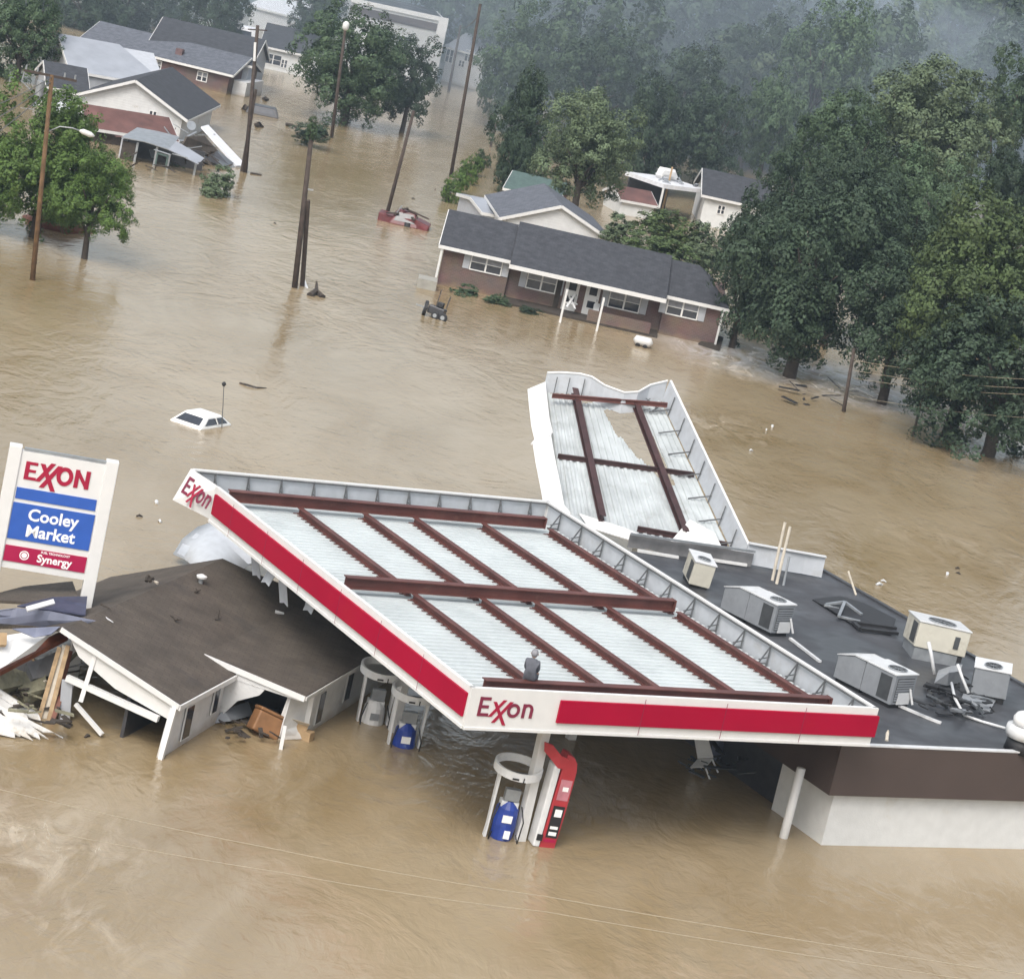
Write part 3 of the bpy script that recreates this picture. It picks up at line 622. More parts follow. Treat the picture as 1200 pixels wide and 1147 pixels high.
# rooftop units
def louvre(m, fr, face, u0, u1, z0, z1, n, d=.02):
    for i in range(n):
        z = z0 + (z1 - z0) * (i + .5) / n; h = (z1 - z0) / n * .3
        if face == 'y': m.box(fr, u0, u1, -d, .0, z - h, z + h)
        else: m.box(fr, -d, 0, u0, u1, z - h, z + h)
def ac_unit(px, py, yaw, L, W, H, label, body, tiltv=None, plain=False, name='rooftop_unit', zb=None):
    p = at(px, py, RZ + (zb or .12)); fr = Fr(p, radians(yaw), tilt=tiltv)          # p = near bottom corner
    t = root(name, label, 'air conditioner', (p.x, p.y, RZ), 'air conditioning units on the market roof')
    part('cabinet', MB().box(fr, 0, L, 0, W, 0, H), body, t, bev=.02)
    part('lid', MB().box(fr, -.03, L + .03, -.03, W + .03, H + .002, H + .05), 'actop', t, bev=.01)
    part('curb', MB().box(fr, .06, L - .06, .06, W - .06, -.22, -.004), 'black', t)
    if not plain:
     m = MB(); m.box(fr, L * .12, L * .9, -.016, -.002, H * .1, H * .9); g1 = part('coil_panel', m, 'grille', t)
     lm = MB(); f2 = Fr(fr.o - fr.y * .018, 0); f2.x, f2.y, f2.z = fr.x, fr.y, fr.z; louvre(lm, f2, 'y', L * .13, L * .89, H * .12, H * .88, 9); part('louvres', lm, body, g1)
    m = MB(); m.box(fr, -.016, -.002, W * .1, W * .47, H * .1, H * .9); part('coil_panel', m, 'grille', t)
    # fan opening
    m = MB(); n = 24; c = (L * .5, W * .33); r = min(L, W) * .30
    m.add([fr(c[0] + r * cos(2 * pi * i / n), c[1] + r * sin(2 * pi * i / n), H + .056) for i in range(n)], [tuple(range(n))]); fan = part('fan_opening', m, 'black', t)
    m = MB(); m.path([fr(c[0] + r * cos(2 * pi * i / n), c[1] + r * sin(2 * pi * i / n), H + .075) for i in range(n + 1)], .02, 6)
    for i in range(4): a = pi * i / 4; m.bar(fr(c[0] - r * cos(a), c[1] - r * sin(a), H + .08), fr(c[0] + r * cos(a), c[1] + r * sin(a), H + .08), .012, .012)
    part('fan_guard', m, 'galv', fan)
    return t, fr
t1, f1 = ac_unit(903, 742, 42, .85, 1.25, .92, 'grey roof unit with ducted hood in the middle of the market roof', 'acgrey', name='rooftop_unit')
def hood(t, fr, W, H):
    part('duct_hood', MB().prism([fr(.02, W + .03, 0), fr(.02, W + 1.15, 0), fr(.02, W + 1.15, H * .75), fr(.02, W + .5, H * .98), fr(.02, W + .03, H * .98)], fr.x * .78), 'acgrey', t, bev=.015)
    part('hood_top', MB().prism([fr(-.01, W + .03, H), fr(-.01, W + .5, H), fr(-.01, W + 1.18, H * .77), fr(-.01, W + 1.18, H * .77 + .03), fr(-.01, W + .5, H + .04), fr(-.01, W + .03, H + .04)], fr.x * .86), 'actop', t)
    part('hood_curb', MB().box(fr, .1, .7, W + .1, W + 1.1, -.2, -.004), 'black', t)
hood(t1, f1, 1.25, .92)
t2, f2_ = ac_unit(1042, 826, 42, .95, 1.25, .92, 'grey roof unit with ducted hood nearest the red canopy corner', 'acgrey', name='rooftop_unit')
hood(t2, f2_, 1.25, .92)
for (t, fr) in ((t1, f1), (t2, f2_)):
    m = MB(); m.box(fr, .25, .8, -.05, -.02, .02, .38); m.bar(fr(.7, -.05, .5), fr(.85, -.15, .05), .06, .06); part('loose_cover', m, 'actop', t)
t3, f3 = ac_unit(1071, 757, 8, 1.72, 1.5, .82, 'large cream roof unit leaning at the back edge of the market roof', 'actan', plain=True, name='rooftop_unit', zb=.42, tiltv=(radians(-4), radians(2)))
part('base_frame', MB().box(f3, .05, 1.5, .05, 1.4, -.42, -.02), 'galv', t3)
m = MB(); m.box(f3, 1.25, 1.42, -.03, -.01, .2, .6); part('service_panel', m, 'grille', t3)
t4, f4 = ac_unit(807, 684, 10, .72, 1.25, .78, 'small cream roof unit with dark open side beside the canopy brackets', 'actan', plain=True, name='rooftop_unit', tiltv=(radians(3), radians(4)))
t5, f5 = ac_unit(1137, 812, -8, 1.1, .9, .85, 'tilted plain grey roof unit right of the twisted conduit pile', 'acgrey', plain=True, name='rooftop_unit', tiltv=(radians(5), radians(-4)))
# dome exhaust at the frame edge
p = at(1196, 880, RZ); rt = root('exhaust_fan', 'white domed exhaust fan on the roof at the right edge of the photo', 'exhaust fan', p)
part('base', MB().tube(p, p + Vector((0, 0, .42)), .52, .46, 20), 'black', rt, smooth=True)
part('housing', MB().path([p + Vector((0, 0, .42)), p + Vector((0, 0, .58)), p + Vector((0, 0, .75)), p + Vector((0, 0, .78))], [.56, .60, .58, .4], 22), 'actop', rt, smooth=True)
part('dome', MB().path([p + Vector((0, 0, .80)), p + Vector((0, 0, .98)), p + Vector((0, 0, 1.12)), p + Vector((0, 0, 1.2)), p + Vector((0, 0, 1.22))], [.44, .46, .38, .22, .03], 22), 'white_clean', rt, smooth=True)
# poles, boards and wreckage lying on the roof
def bars(name, label, cat, segs, m, r=.04, z=RZ, group=None, square=True):
    mb = MB()
    for (x0, y0, z0, x1, y1, z1) in segs:
        a, b = at(x0, y0, z + z0), at(x1, y1, z + z1)
        if square: mb.bar(a, b, r * 2, r * 1.4)
        else: mb.tube(a, b, r, r, 8)
    return one(name, label, cat, mb, m, group)
def pole_up(px, py, tx, ty, r, label, m='paleboard', name='timber_post', z=RZ):
    a = at(px, py, z); b = atd(tx, ty, a.y + .2); return one(name, label, 'post', MB().tube(a, b, r, r * .9, 8), m)
pole_up(905, 680, 920, 612, .055, 'leftmost pale post of the three standing at the back edge of the roof')
pole_up(910, 684, 926, 617, .055, 'middle pale post of the three standing at the back edge of the roof')
pole_up(918, 686, 925, 652, .045, 'short grey post right of the two pale posts at the back edge', 'galv')
pole_up(1003, 697, 994, 669, .04, 'short pale stick poking up alone over the back roof edge')
bars('metal_strip', 'white metal strip lying left of the small cream roof unit', 'metal strip', [(747, 645, .06, 795, 653, .06)], 'white', .06)
bars('metal_strip', 'white metal strip right behind the small cream roof unit', 'metal strip', [(829, 655, .08, 875, 662, .1)], 'white', .06)
bars('board', 'thin pale board beside the middle grey roof unit', 'board', [(926, 748, .05, 961, 775, .05)], 'actop', .05)
bars('board', 'thin pale board beside the grey unit nearest the red canopy corner', 'board', [(1052, 826, .06, 1090, 842, .04), (1090, 842, .04, 1103, 847, .03)], 'actop', .05)
bars('skylight_frame', 'bent silver frame lying in the dark patch of the roof', 'frame', [(968, 708, .1, 990, 705, .3), (990, 705, .3, 983, 722, .2), (990, 705, .3, 1010, 720, .15), (983, 722, .1, 1008, 728, .1), (966, 709, .1, 985, 714, .1)], 'galv', .05)
bars('dark_rail', 'pair of long dark rails lying below the large cream unit', 'rail', [(1000, 729, .1, 1050, 736, .1), (1008, 737, .1, 1052, 742, .1), (1000, 729, .1, 1008, 737, .1)], 'black', .07)
one('roof_patch', 'torn black roofing sheet round the bent silver frame', 'roofing sheet', MB().sheet([[at(952, 702, RZ + .03), at(975, 715, RZ + .1), at(1005, 735, RZ + .05)], [at(965, 700, RZ + .06), at(990, 712, RZ + .16), at(1045, 742, RZ + .06)], [at(985, 698, RZ + .03), at(1012, 706, RZ + .1), at(1050, 725, RZ + .05)]], .03), 'black')
# conduit pile
a = [at(1088, 752, RZ + 1.0), at(1091, 765, RZ + .7), at(1095, 790, RZ + .1)]
one('cable_conduit', 'pale bent conduit dropping from the large cream unit', 'conduit', MB().path(a, .06, 8), 'actop', smooth=True)
one('cable_conduit', 'long pale conduit running from the pile to the domed fan', 'conduit', MB().path([at(1115, 800, RZ + .5), at(1119, 818, RZ + .3), at(1130, 838, RZ + .06), at(1150, 845, RZ + .05), at(1178, 853, RZ + .08)], .045, 8), 'actop', smooth=True)
one('cable_conduit', 'pale bent arm against the tilted plain grey unit', 'conduit', MB().path([at(1122, 778, RZ + .9), at(1128, 795, RZ + .5), at(1135, 812, RZ + .15)], .05, 8), 'actop', smooth=True)
one('duct_cover', 'crumpled grey duct cover between the cream and the tilted grey units', 'duct cover', MB().sheet([[at(1095, 800, RZ + .1), at(1110, 803, RZ + .1), at(1125, 800, RZ + .1)], [at(1098, 790, RZ + .35), at(1112, 788, RZ + .55), at(1126, 786, RZ + .5)], [at(1100, 785, RZ + .2), at(1115, 780, RZ + .5), at(1128, 778, RZ + .4)]], .03), 'acgrey')
R.seed(11)
labs = ['dark twisted bar on top of the roof wreckage', 'dark bar at the left foot of the roof wreckage', 'grey strip lying across the roof wreckage', 'short dark bar under the tilted grey unit', 'pale splinter in the roof wreckage', 'long dark strip below the pile on the roof', 'curved dark offcut in front of the roof wreckage', 'grey flat offcut beside the bent conduit', 'dark offcut touching the grey unit nearest the canopy corner', 'thin grey rod leaning in the roof wreckage']
for i, lb in enumerate(labs):
    x, y = R.uniform(1085, 1150), R.uniform(800, 832); dx, dy = R.uniform(15, 34), R.uniform(3, 16)
    one('scrap_bar', lb, 'scrap metal', MB().path([at(x, y, RZ + .1), at(x + dx * .5, y + dy * .4, RZ + R.uniform(.1, .4)), at(x + dx, y + dy, RZ + .07)], R.uniform(.035, .085), 5), R.choice(['black', 'grille', 'acgrey', 'grille', 'galv', 'black']), 'scrap bars in the roof wreckage')
one('roofing_sheet', 'flat grey sheet lying in front of the tilted grey unit', 'metal sheet', MB().sheet([[at(1125, 822, RZ + .04), at(1160, 833, RZ + .05)], [at(1130, 810, RZ + .12), at(1168, 818, RZ + .1)]], .03), 'acgrey')
one('bottle', 'tiny pale bottle standing near the front roof edge', 'bottle', MB().path([at(1039, 868, RZ), at(1039, 863, RZ + .0) + Vector((0, 0, .1)), at(1039, 863, RZ) + Vector((0, 0, .2))], [.05, .05, .02], 8), 'paleboard')

# ------------------------------------------------------------------ roadside price sign
sb = atd(107, 702, 76.0)
S = Fr(sb, radians(13)); S.x, S.z = S.x * 1.03, S.z * 1.035
sg = root('station_sign', 'tall white fuel station sign with blue and crimson panels at the left edge', 'sign', S(-1.4, 0, -sb.z))
for a in (-2.9, -.30):
    part('post', MB().box(S, a, a + .34, -.12, .22, -4.2, 3.9), 'white_clean', sg, bev=.02)
part('panel', MB().box(S, -2.56, -.30, -.06, .16, .52, 3.78), 'white_clean', sg)
part('top_cap', MB().box(S, -2.5, .02, -.02, .10, 3.79, 3.86), 'galv', sg)
part('blue_strip', MB().box(S, -2.52, -.36, -.085, -.062, 2.47, 2.78), 'blue', sg)
bp_ = part('name_panel', MB().box(S, -2.54, -.33, -.09, -.062, 1.35, 2.36), 'blue', sg)
cp_ = part('fuel_panel', MB().box(S, -2.54, -.33, -.09, -.062, .72, 1.16), 'crimson', sg)
yo = -.092
t_ = text_mb('Cooley', .46, S(-1.42, yo, 1.93), S.x, S.z, bold=.011); text_mb('Market', .46, S(-1.42, yo, 1.48), S.x, S.z, bold=.011, mb=t_); part('lettering', t_, 'lettwhite', bp_)
t_ = text_mb('Synergy', .30, S(-1.18, yo, .82), S.x, S.z, bold=.008); text_mb('FUEL TECHNOLOGY', .085, S(-1.18, yo, 1.07), S.x, S.z, bold=.002, mb=t_)
n = 16; c = (-2.0, .94)
for i in range(n):
    a, b = 2 * pi * i / n, 2 * pi * (i + 1) / n
    for r0, r1 in ((.13, .10), (.075, .0)):
        t_.prism([S(c[0] + r * cos(t), yo, c[1] + r * sin(t)) for r, t in ((r0, a), (r0, b), (r1 + .001, b), (r1 + .001, a))], S.y * -.004)
part('lettering', t_, 'lettwhite', cp_)
A_, B_ = logo_mb(S(-2.38, -.063, 3.02), S.x, S.z, .50, caps=True)
lg = part('logo_lettering', A_, 'logored', sg); part('logo_crosses', B_, 'logored', lg)

# ------------------------------------------------------------------ fuel pumps
def pump(a, b, label, yaw=12, lean=0.0, blue=True, dz=0.0):
    p = CF(a, b, -.9 + dz); fr = Fr(p, radians(yaw), tilt=(0, lean))
    t = root('fuel_pump', label, 'fuel pump', (p.x, p.y, 0), 'fuel pumps under the canopy')
    part('cabinet', MB().box(fr, -.24, .24, -.15, .15, 0, 1.95), 'pumpwhite', t, bev=.02)
    fc = MB()
    n = 18
    fc.path([fr(0, 0, .7), fr(0, 0, .9), fr(0, 0, 1.3), fr(0, 0, 1.75), fr(0, 0, 1.95)], [.2, .30, .34, .30, .16], 14)
    part('front_panel', fc, 'pumpblue' if blue else 'pumpwhite', t)
    for s in (-1, 1):
        part('side_pillar', MB().prism([fr(s * .40, -.12, 0), fr(s * .52, -.12, 0), fr(s * .46, -.12, 1.2), fr(s * .50, -.12, 2.75), fr(s * .42, -.12, 2.75)], fr.y * .2), 'pumpwhite', t, bev=.01)
    d = MB(); d.box(fr, -.20, .20, -.19, .0, 1.98, 2.3); part('display', d, 'galv', t)
    part('label_panel', MB().box(fr, -.16, .10, -.365, -.33, 1.42, 1.62), 'lettwhite' if blue else 'acgrey', t); part('label_panel', MB().box(fr, -.02, .14, -.365, -.33, .98, 1.2), 'lettwhite' if blue else 'acgrey', t)
    for k in (-1, 1):
        part('hose', MB().path([fr(k * .30, -.24, 1.9), fr(k * .42, -.36, 1.5), fr(k * .40, -.34, .9), fr(k * .33, -.25, 1.1)], .018, 6), 'black', t, smooth=True)
    # oval canopy ring over the pump
    m = MB(); n = 28; rows = []
    prof = [(1.0, 2.76), (1.0, 2.98), (.90, 2.98), (.90, 2.76)]
    for (k, z) in prof: rows.append([fr(.66 * k * cos(2 * pi * i / n), .56 * k * sin(2 * pi * i / n), z + .10 * sin(2 * pi * i / n)) for i in range(n)])
    m.v = [tuple(q) for r_ in rows for q in r_]
    for j in range(4):
        for i in range(n): m.f.append((j * n + i, j * n + (i + 1) % n, ((j + 1) % 4) * n + (i + 1) % n, ((j + 1) % 4) * n + i))
    rg = part('header_ring', m, 'pumpwhite', t)
    tx = MB().box(fr, -.24, -.06, -.578, -.572, 2.70, 2.75); part('header_mark', tx, 'black', rg); part('header_mark', MB().box(fr, .06, .09, -.578, -.572, 2.66, 2.79), 'black', rg)
    part('header_deck', MB().box(fr, -.44, .44, -.12, .12, 2.66, 2.72), 'grille', t)
    return t
pump(2.72, 1.5, 'blue fronted fuel pump beside the red dispenser at the front column', yaw=14, lean=radians(2), dz=.02)
pump(3.05, 8.1, 'blue fronted fuel pump under the left side of the canopy, nearer of two', yaw=16, dz=-.35)
pump(2.9, 9.9, 'fuel pump with grey front under the left side of the canopy, farther of two', yaw=16, blue=False, dz=-.35)
# red tall dispenser leaning by the front column
p = CF(3.62, .88, -.25); fr = Fr(p, radians(20), tilt=(0, radians(2.5)))
t = root('red_dispenser', 'tall red rounded dispenser with a white side leaning on the front canopy column', 'dispenser', (p.x, p.y, 0))
body = [fr(.0, 0, 0), fr(.43, 0, 0), fr(.47, 0, 1.2), fr(.47, 0, 2.45), fr(.42, 0, 2.68), fr(.30, 0, 2.84), fr(.1, 0, 2.90), fr(.04, 0, 2.6)]
part('cabinet', MB().prism(body, fr.y * .5), 'dieselred', t, bev=.02)
part('side_panel', MB().box(fr, -.20, -.01, -.03, .47, .25, 2.55), 'pumpwhite', t, bev=.04)
part('foot', MB().box(fr, -.16, .0, -.06, .3, .45, .62), 'black', t)
def decal(name, u0, u1, z0, z1, m, par=None, d=.012): return part(name, MB().box(fr, u0, u1, -d - .004, -.003, z0, z1), m, par or t)
decal('pink_panel', .10, .42, 1.62, 2.2, 'pink'); dd = decal('display', .09, .41, .55, 1.45, 'black')
part('price_label', MB().box(fr, .14, .36, -.028, -.018, .62, .72), 'lettwhite', dd); part('price_label', MB().box(fr, .14, .36, -.028, -.018, .80, .88), 'lettwhite', dd)
part('emblem', MB().box(fr, .16, .36, -.028, -.018, 1.15, 1.36), 'lettwhite', dd); decal('label', .2, .36, 1.88, 2.0, 'lettwhite', d=.02); decal('warning_strip', .06, .40, .42, .5, 'crimson')
part('red_canopy_fin', MB().sheet([[fr(-.62, .1, 3.12), fr(-.4, .05, 3.10), fr(-.1, .0, 2.85), fr(.15, .0, 2.78)], [fr(-.55, .12, 2.88), fr(-.35, .08, 2.72), fr(-.1, .0, 2.5), fr(.1, .0, 2.5)]], .05), 'dieselred', t)

# white chair and clutter afloat in the dark under the canopy
p = at(826, 905, .05); fr = Fr(p, radians(-25), tilt=(radians(20), radians(-25)))
t = root('plastic_chair', 'overturned white plastic chair floating in the dark under the canopy', 'chair', p)
part('seat', MB().box(fr, -.28, .28, -.26, .26, .30, .34), 'pumpwhite', t, bev=.02); part('backrest', MB().prism([fr(-.28, .26, .34), fr(.28, .26, .34), fr(.24, .38, .95), fr(-.24, .38, .95)], fr.y * .03), 'pumpwhite', t, bev=.01)
for a, b in ((-.25, -.23), (.25, -.23), (-.25, .23), (.25, .23)): part('leg', MB().bar(fr(a, b, .3), fr(a * 1.1, b * 1.1, -.15), .05, .05), 'pumpwhite', t)
p = at(845, 893, 0); fr = Fr(p, radians(20))
t = root('shop_trolley', 'dark shop trolley half sunk beside the floating white chair', 'trolley', p)
part('basket', MB().prism([fr(-.3, -.25, .1), fr(.3, -.25, .2), fr(.36, -.25, .8), fr(-.32, -.25, .7)], fr.y * .5), 'bluegrey', t); part('handle', MB().tube(fr(-.36, -.25, .85), fr(-.36, .25, .85), .02, .02, 6), 'galv', t)
# ------------------------------------------------------------------ wrecked white house against the canopy
P1 = at(210, 825, 1.5); dq = at(275, 790, 1.5) - P1; HY = atan2(dq.y, dq.x)
H = Fr((P1.x, P1.y, 0), HY)           # a along the eave (away), b to the left across the roof, c height
W1, RZ1, E1 = 3.65, 2.58, 1.5; SL = (RZ1 - E1) / W1
pk = at(230, 645, RZ1) - H.o; LR = pk.dot(H.x)
hs_ = root('wrecked_house', 'broken white house with brown grey shingle roof jammed under the canopy', 'house', H(4, 2, 0))
S2 = 3.84; E2 = 9.6
def HP(a, b): return H(a, b, E1 + SL * min(b, 2 * W1 - b) if b >= 0 else E1 + SL * b)
up = Vector((0, 0, 1))
def onr(px, py): return at_plane(px, py, H(0, 0, E1), Vector(H.y * -SL + up).normalized())
# main slope, back slope and the shallow porch slope
m = MB(); m.prism([H(-.05, -.02, E1), H(S2, -.02, E1), H(S2, 1.0, E1 + SL), H(13.5, 1.0, E1 + SL), onr(345, 690), onr(290, 668), H(LR, W1, RZ1), H(-.05, W1, RZ1)], -up * .09)
def sag(a, b): return 0
m.prism([H(-.05, W1, RZ1), H(LR, W1, RZ1), H(LR - .2, W1 + 3.4, RZ1 - SL * 5.2), H(2.9, W1 + 3.5, RZ1 - SL * 5.4), H(1.6, W1 + 1.6, RZ1 - SL * 2.5), H(.35, W1 + .7, RZ1 - SL * 1.1)], -up * .09)
m.prism([H(S2, -2.15, E1), H(13.5, -2.15, E1), H(13.5, 1.0, E1 + SL + .004), H(S2, 1.0, E1 + SL + .004)], -up * .07)
part('roof', m, 'shingle_brown', hs_)
tr = MB(); tr.bar(H(-.06, -.03, E1 - .07), H(-.06, W1 + .05, RZ1 - .06), .05, .14); part('rake_board', tr, 'white', hs_)
tr = MB(); tr.bar(H(-.05, -.05, E1 - .09), H(S2, -.05, E1 - .09), .05, .14); part('eave_board', tr, 'white', hs_)
tr = MB(); tr.bar(H(S2 - .04, -2.15, E1 - .09), H(S2 - .04, 1.05, E1 + SL - .07), .06, .15); part('rake_board', tr, 'white_clean', hs_)
tr = MB(); tr.bar(H(S2, -2.17, E1 - .09), H(13.5, -2.17, E1 - .09), .04, .11); part('eave_board', tr, 'white', hs_)
# side walls
m = MB(); m.prism([H(-.42, .10, -.6), H(S2 - .1, .22, -.6), H(S2 - .05, .22, 1.42), H(-.02, .10, 1.42)], H.y * .12); part('wall', m, 'siding', hs_)
m = MB(); m.prism([H(S2 + 1.2, -1.98, -.6), H(13.3, -1.9, -.6), H(13.3, -1.9, 1.42), H(S2 + 1.0, -1.98, 1.42)], H.y * .12); part('wall', m, 'siding', hs_)
m = MB(); m.prism([H(S2 + .02, .34, -.1), H(S2 + .02, .1, .3), H(S2 + .02, -.2, .75), H(S2 + .02, -.8, 1.1), H(S2 + .02, -1.0, 1.42), H(S2 + .02, .34, 1.45)], H.x * .1); part('wall', m, 'siding', hs_, label='broken end wall of the rear wing')
m = MB(); m.prism([H(.06, .1, .95), H(.06, 1.9, 1.35), H(.06, 3.1, 1.9), H(.06, 3.5, 2.4), H(.06, 3.4, 2.45), H(.06, .1, 1.45)], H.x * .05); part('gable_boarding', m, 'white', hs_)
m = MB(); m.prism([H(S2 - .0, -2.0, 1.30), H(S2 - .0, .9, 1.35), H(S2 - .0, .9, 1.66), H(S2, -2.0, 1.40)], H.x * .04); part('gable_boarding', m, 'siding', hs_)
def hwin(a0, a1, z0, z1, bb, y0=0):
    m = MB(); m.box(H, a0 - .05, a1 + .05, bb - .03, bb - .002, z0 - .05, z1 + .05); f = part('window', m, 'white', hs_)
    m = MB(); m.box(H, a0, a1, bb - .045, bb - .032, z0, z1); part('pane', m, 'glass', f)
hwin(.9, 1.35, .25, 1.15, .10); hwin(2.95, 3.25, .5, 1.3, .16); hwin(5.6, 6.0, .2, 1.1, -1.98); hwin(7.9, 8.3, .35, 1.2, -1.95)
part('corner_post', MB().bar(H(-.46, .08, -.6), H(-.03, .08, 1.42), .12, .12), 'white_clean', hs_)
part('corner_post', MB().bar(H(S2 + 1.05, -2.0, -.5), H(S2 + .98, -2.0, 1.4), .14, .12), 'white_clean', hs_)
m = MB(); m.box(H, .3, 13, 1.5, 1.6, -1, 1.3); part('shaded_inner_wall', m, 'shade', hs_)  # interior shade of the house painted as a near-black wall colour
m = MB(); m.box(H, S2 + 2.4, S2 + 2.5, -1.8, 1.4, -1, 1.35); part('shaded_inner_wall', m, 'shade', hs_)
m = MB(); m.box(H, 13.2, 13.3, -1.75, 1.4, -1, 1.4); part('wall', m, 'siding', hs_)
m = MB(); m.bar(H(.02, 3.3, 1.25), H(.02, .5, .92), .16, .16); part('cross_beam', m, 'white_clean', hs_)
m = MB(); m.bar(H(-.05, 2.75, .75), H(.1, 2.65, 2.15), .12, .12); part('brace', m, 'white_clean', hs_)
m = MB(); m.bar(H(.0, 2.9, .62), H(-.2, 1.9, .1), .1, .1); part('fallen_beam', m, 'white', hs_)
m = MB(); m.bar(H(.1, 3.3, 1.15), H(.2, 3.2, -.2), .3, .1); part('door_jamb', m, 'siding_grey', hs_)
# roof furniture and litter lying on it
def on_roof(px, py):
    n = Vector(H.y * -SL + up).normalized(); return at_plane(px, py, H(0, 0, E1), n)
p = on_roof(235, 683); t = root('roof_vent', 'small white capped vent pipe near the top of the brown roof', 'vent', p)
part('pipe', MB().tube(p - up * .05, p + up * .16, .07, .07, 12), 'galv', t); part('cap', MB().path([p + up * .16, p + up * .22, p + up * .27], [.15, .16, .05], 14), 'white_clean', t)
def litter(px, py, label, m, segs, name='branch', cat='branch', r=.02):
    p = on_roof(px, py) + up * .03; mb = MB()
    for s in segs:
        mb.path([p + H.x * q[0] + H.y * q[1] + up * q[2] for q in s], r, 5, r * .5)
    one(name, label, cat, mb, m, 'litter on the brown roof')
litter(174, 681, 'dark clump of wet leaves left of the vent pipe on the brown roof', 'bark', [((-.15, 0, 0), (0, .05, .12), (.15, -.1, .02)), ((0, .1, .03), (.05, -.12, .1)), ((-.1, -.1, .02), (.1, .1, .08))], 'debris_clump', 'debris', .06)
litter(181, 684, 'pale chip beside the wet leaf clump on the brown roof', 'paleboard', [((0, -.1, .02), (.05, .05, .03))], 'wood_chip', 'wood chip', .05)
litter(230, 694, 'dark twig just below the vent pipe', 'bark', [((-.12, 0, 0), (.1, -.08, .05)), ((0, -.05, 0), (.03, .05, .08))], r=.035)
litter(205, 728, 'dark branching twig in the middle of the brown roof', 'bark', [((.3, .5, 0), (.1, .1, .05), (0, 0, .02)), ((0, 0, 0), (-.1, -.12, .1)), ((.02, 0, 0), (.12, -.15, .06)), ((.15, .3, 0), (.3, .2, .03))], r=.03)
litter(255, 727, 'twig standing upright on the brown roof', 'bark', [((0, 0, 0), (.0, .0, .3)), ((-.1, .05, 0), (.1, -.08, .04)), ((0, .08, .0), (0, -.08, .08))], r=.02)
litter(130, 728, 'thin white stick lying at the left edge of the brown roof', 'actop', [((.15, .3, 0), (-.2, -.15, .03))], 'stick', 'stick', .03)
litter(327, 719, 'small white tray lying in the shaded part of the brown roof', 'actop', [((-.1, .1, .02), (.0, -.15, .02))], 'tray', 'tray', .06)
litter(122, 713, 'short dark bark strip near the sign post on the brown roof', 'bark', [((.2, .2, 0), (0, -.2, .02))], r=.03)

# big bent white sheet between the house and the canopy corner
top = [(203, 650, .35), (214, 632, .75), (232, 618, 1.0), (262, 608, 1.25), (300, 612, 1.6), (345, 640, 2.0)]
rows = []
for k, (dx, dy, dz) in enumerate(((0, 0, 0), (14, 6, .05), (32, 20, -.05), (58, 45, -.45))):
    rows.append([at(x + dx, y + dy, max(.02, z + dz + .12 * sin(k * 1.7 + x * .05))) for x, y, z in top])
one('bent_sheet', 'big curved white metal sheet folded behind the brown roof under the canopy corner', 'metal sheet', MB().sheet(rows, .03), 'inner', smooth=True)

# wreckage heap left of the house
def quad(name, label, cat, pts, m, th=.04, bev=0, group=None):
    P = [at(*q) for q in pts]; rows = [[P[0], P[0].lerp(P[1], .5) , P[1]], [P[3], P[3].lerp(P[2], .5), P[2]]]
    return one(name, label, cat, MB().sheet(rows, th), m, group)
one('crumpled_sheet', 'blue grey crumpled metal sheet lying across the heap below the sign', 'metal sheet', MB().sheet([[at(-25, 717, 2.3), at(20, 712, 2.55), at(60, 716, 2.6), at(112, 727, 2.65)], [at(-25, 722, 2.1), at(18, 723, 2.3), at(55, 726, 2.35), at(95, 731, 2.45)], [at(-25, 729, 2.05), at(15, 731, 2.1), at(60, 734, 2.15), at(90, 736, 2.2)]], .04), 'bluegrey')
quad('dark_sheet', 'dark blue torn sheet under the sign on the heap', 'metal sheet', [(20, 711, 2.4), (62, 700, 2.6), (102, 700, 2.6), (100, 722, 2.5)], 'darkblue')
quad('white_strip', 'narrow white strip lying on the dark sheet below the sign', 'metal strip', [(30, 712, 2.72), (62, 703, 2.8), (64, 708, 2.75), (32, 717, 2.68)], 'white_clean')
quad('roof_slab', 'grey broken roof slab at the back of the heap behind the sign posts', 'roof slab', [(-30, 705, 2.0), (28, 690, 2.1), (85, 684, 2.3), (95, 712, 2.5)], 'shingle_brown', .08)
quad('ceiling_board', 'large white panel sloping down to the left below the crumpled sheet', 'panel', [(-30, 752, 1.9), (68, 735, 2.35), (40, 762, 1.8), (-30, 800, 1.3)], 'white_clean')
quad('grey_board', 'small grey panel lying on the big sloping white panel', 'panel', [(14, 737, 2.4), (70, 735, 2.5), (60, 744, 2.35), (40, 747, 2.25)], 'bluegrey')
t_o = quad('cushion', 'small pale brown cushion at the left edge of the photo', 'cushion', [(-16, 743, 2.2), (7, 744, 2.2), (6, 758, 1.98), (-16, 758, 1.98)], 'card', .1)
quad('dark_beam', 'dark charred beam running up beneath the sloping white panel', 'beam', [(2, 778, 1.2), (76, 742, 2.0), (80, 750, 1.95), (0, 792, 1.05)], 'woodred', .12)
quad('insulation_batt', 'grey rolled felt in the middle of the heap', 'felt roll', [(28, 785, .9), (62, 766, 1.3), (66, 790, .8), (32, 803, .6)], 'felt', .35)
quad('insulation_batt', 'dark grey felt roll at the upper left of the heap', 'felt roll', [(10, 782, .9), (30, 768, 1.2), (30, 790, .7), (14, 800, .5)], 'felt', .3)
quad('plaster_heap', 'brown wet insulation slab beside the upright planks', 'insulation', [(12, 806, .35), (56, 790, .8), (50, 818, .35), (28, 828, .15)], 'insul', .4)
quad('plaster_heap', 'brown wet insulation slab at the left edge of the heap', 'insulation', [(-20, 790, .8), (16, 788, .7), (20, 812, .35), (-20, 820, .35)], 'insul', .4)
R.seed(5)
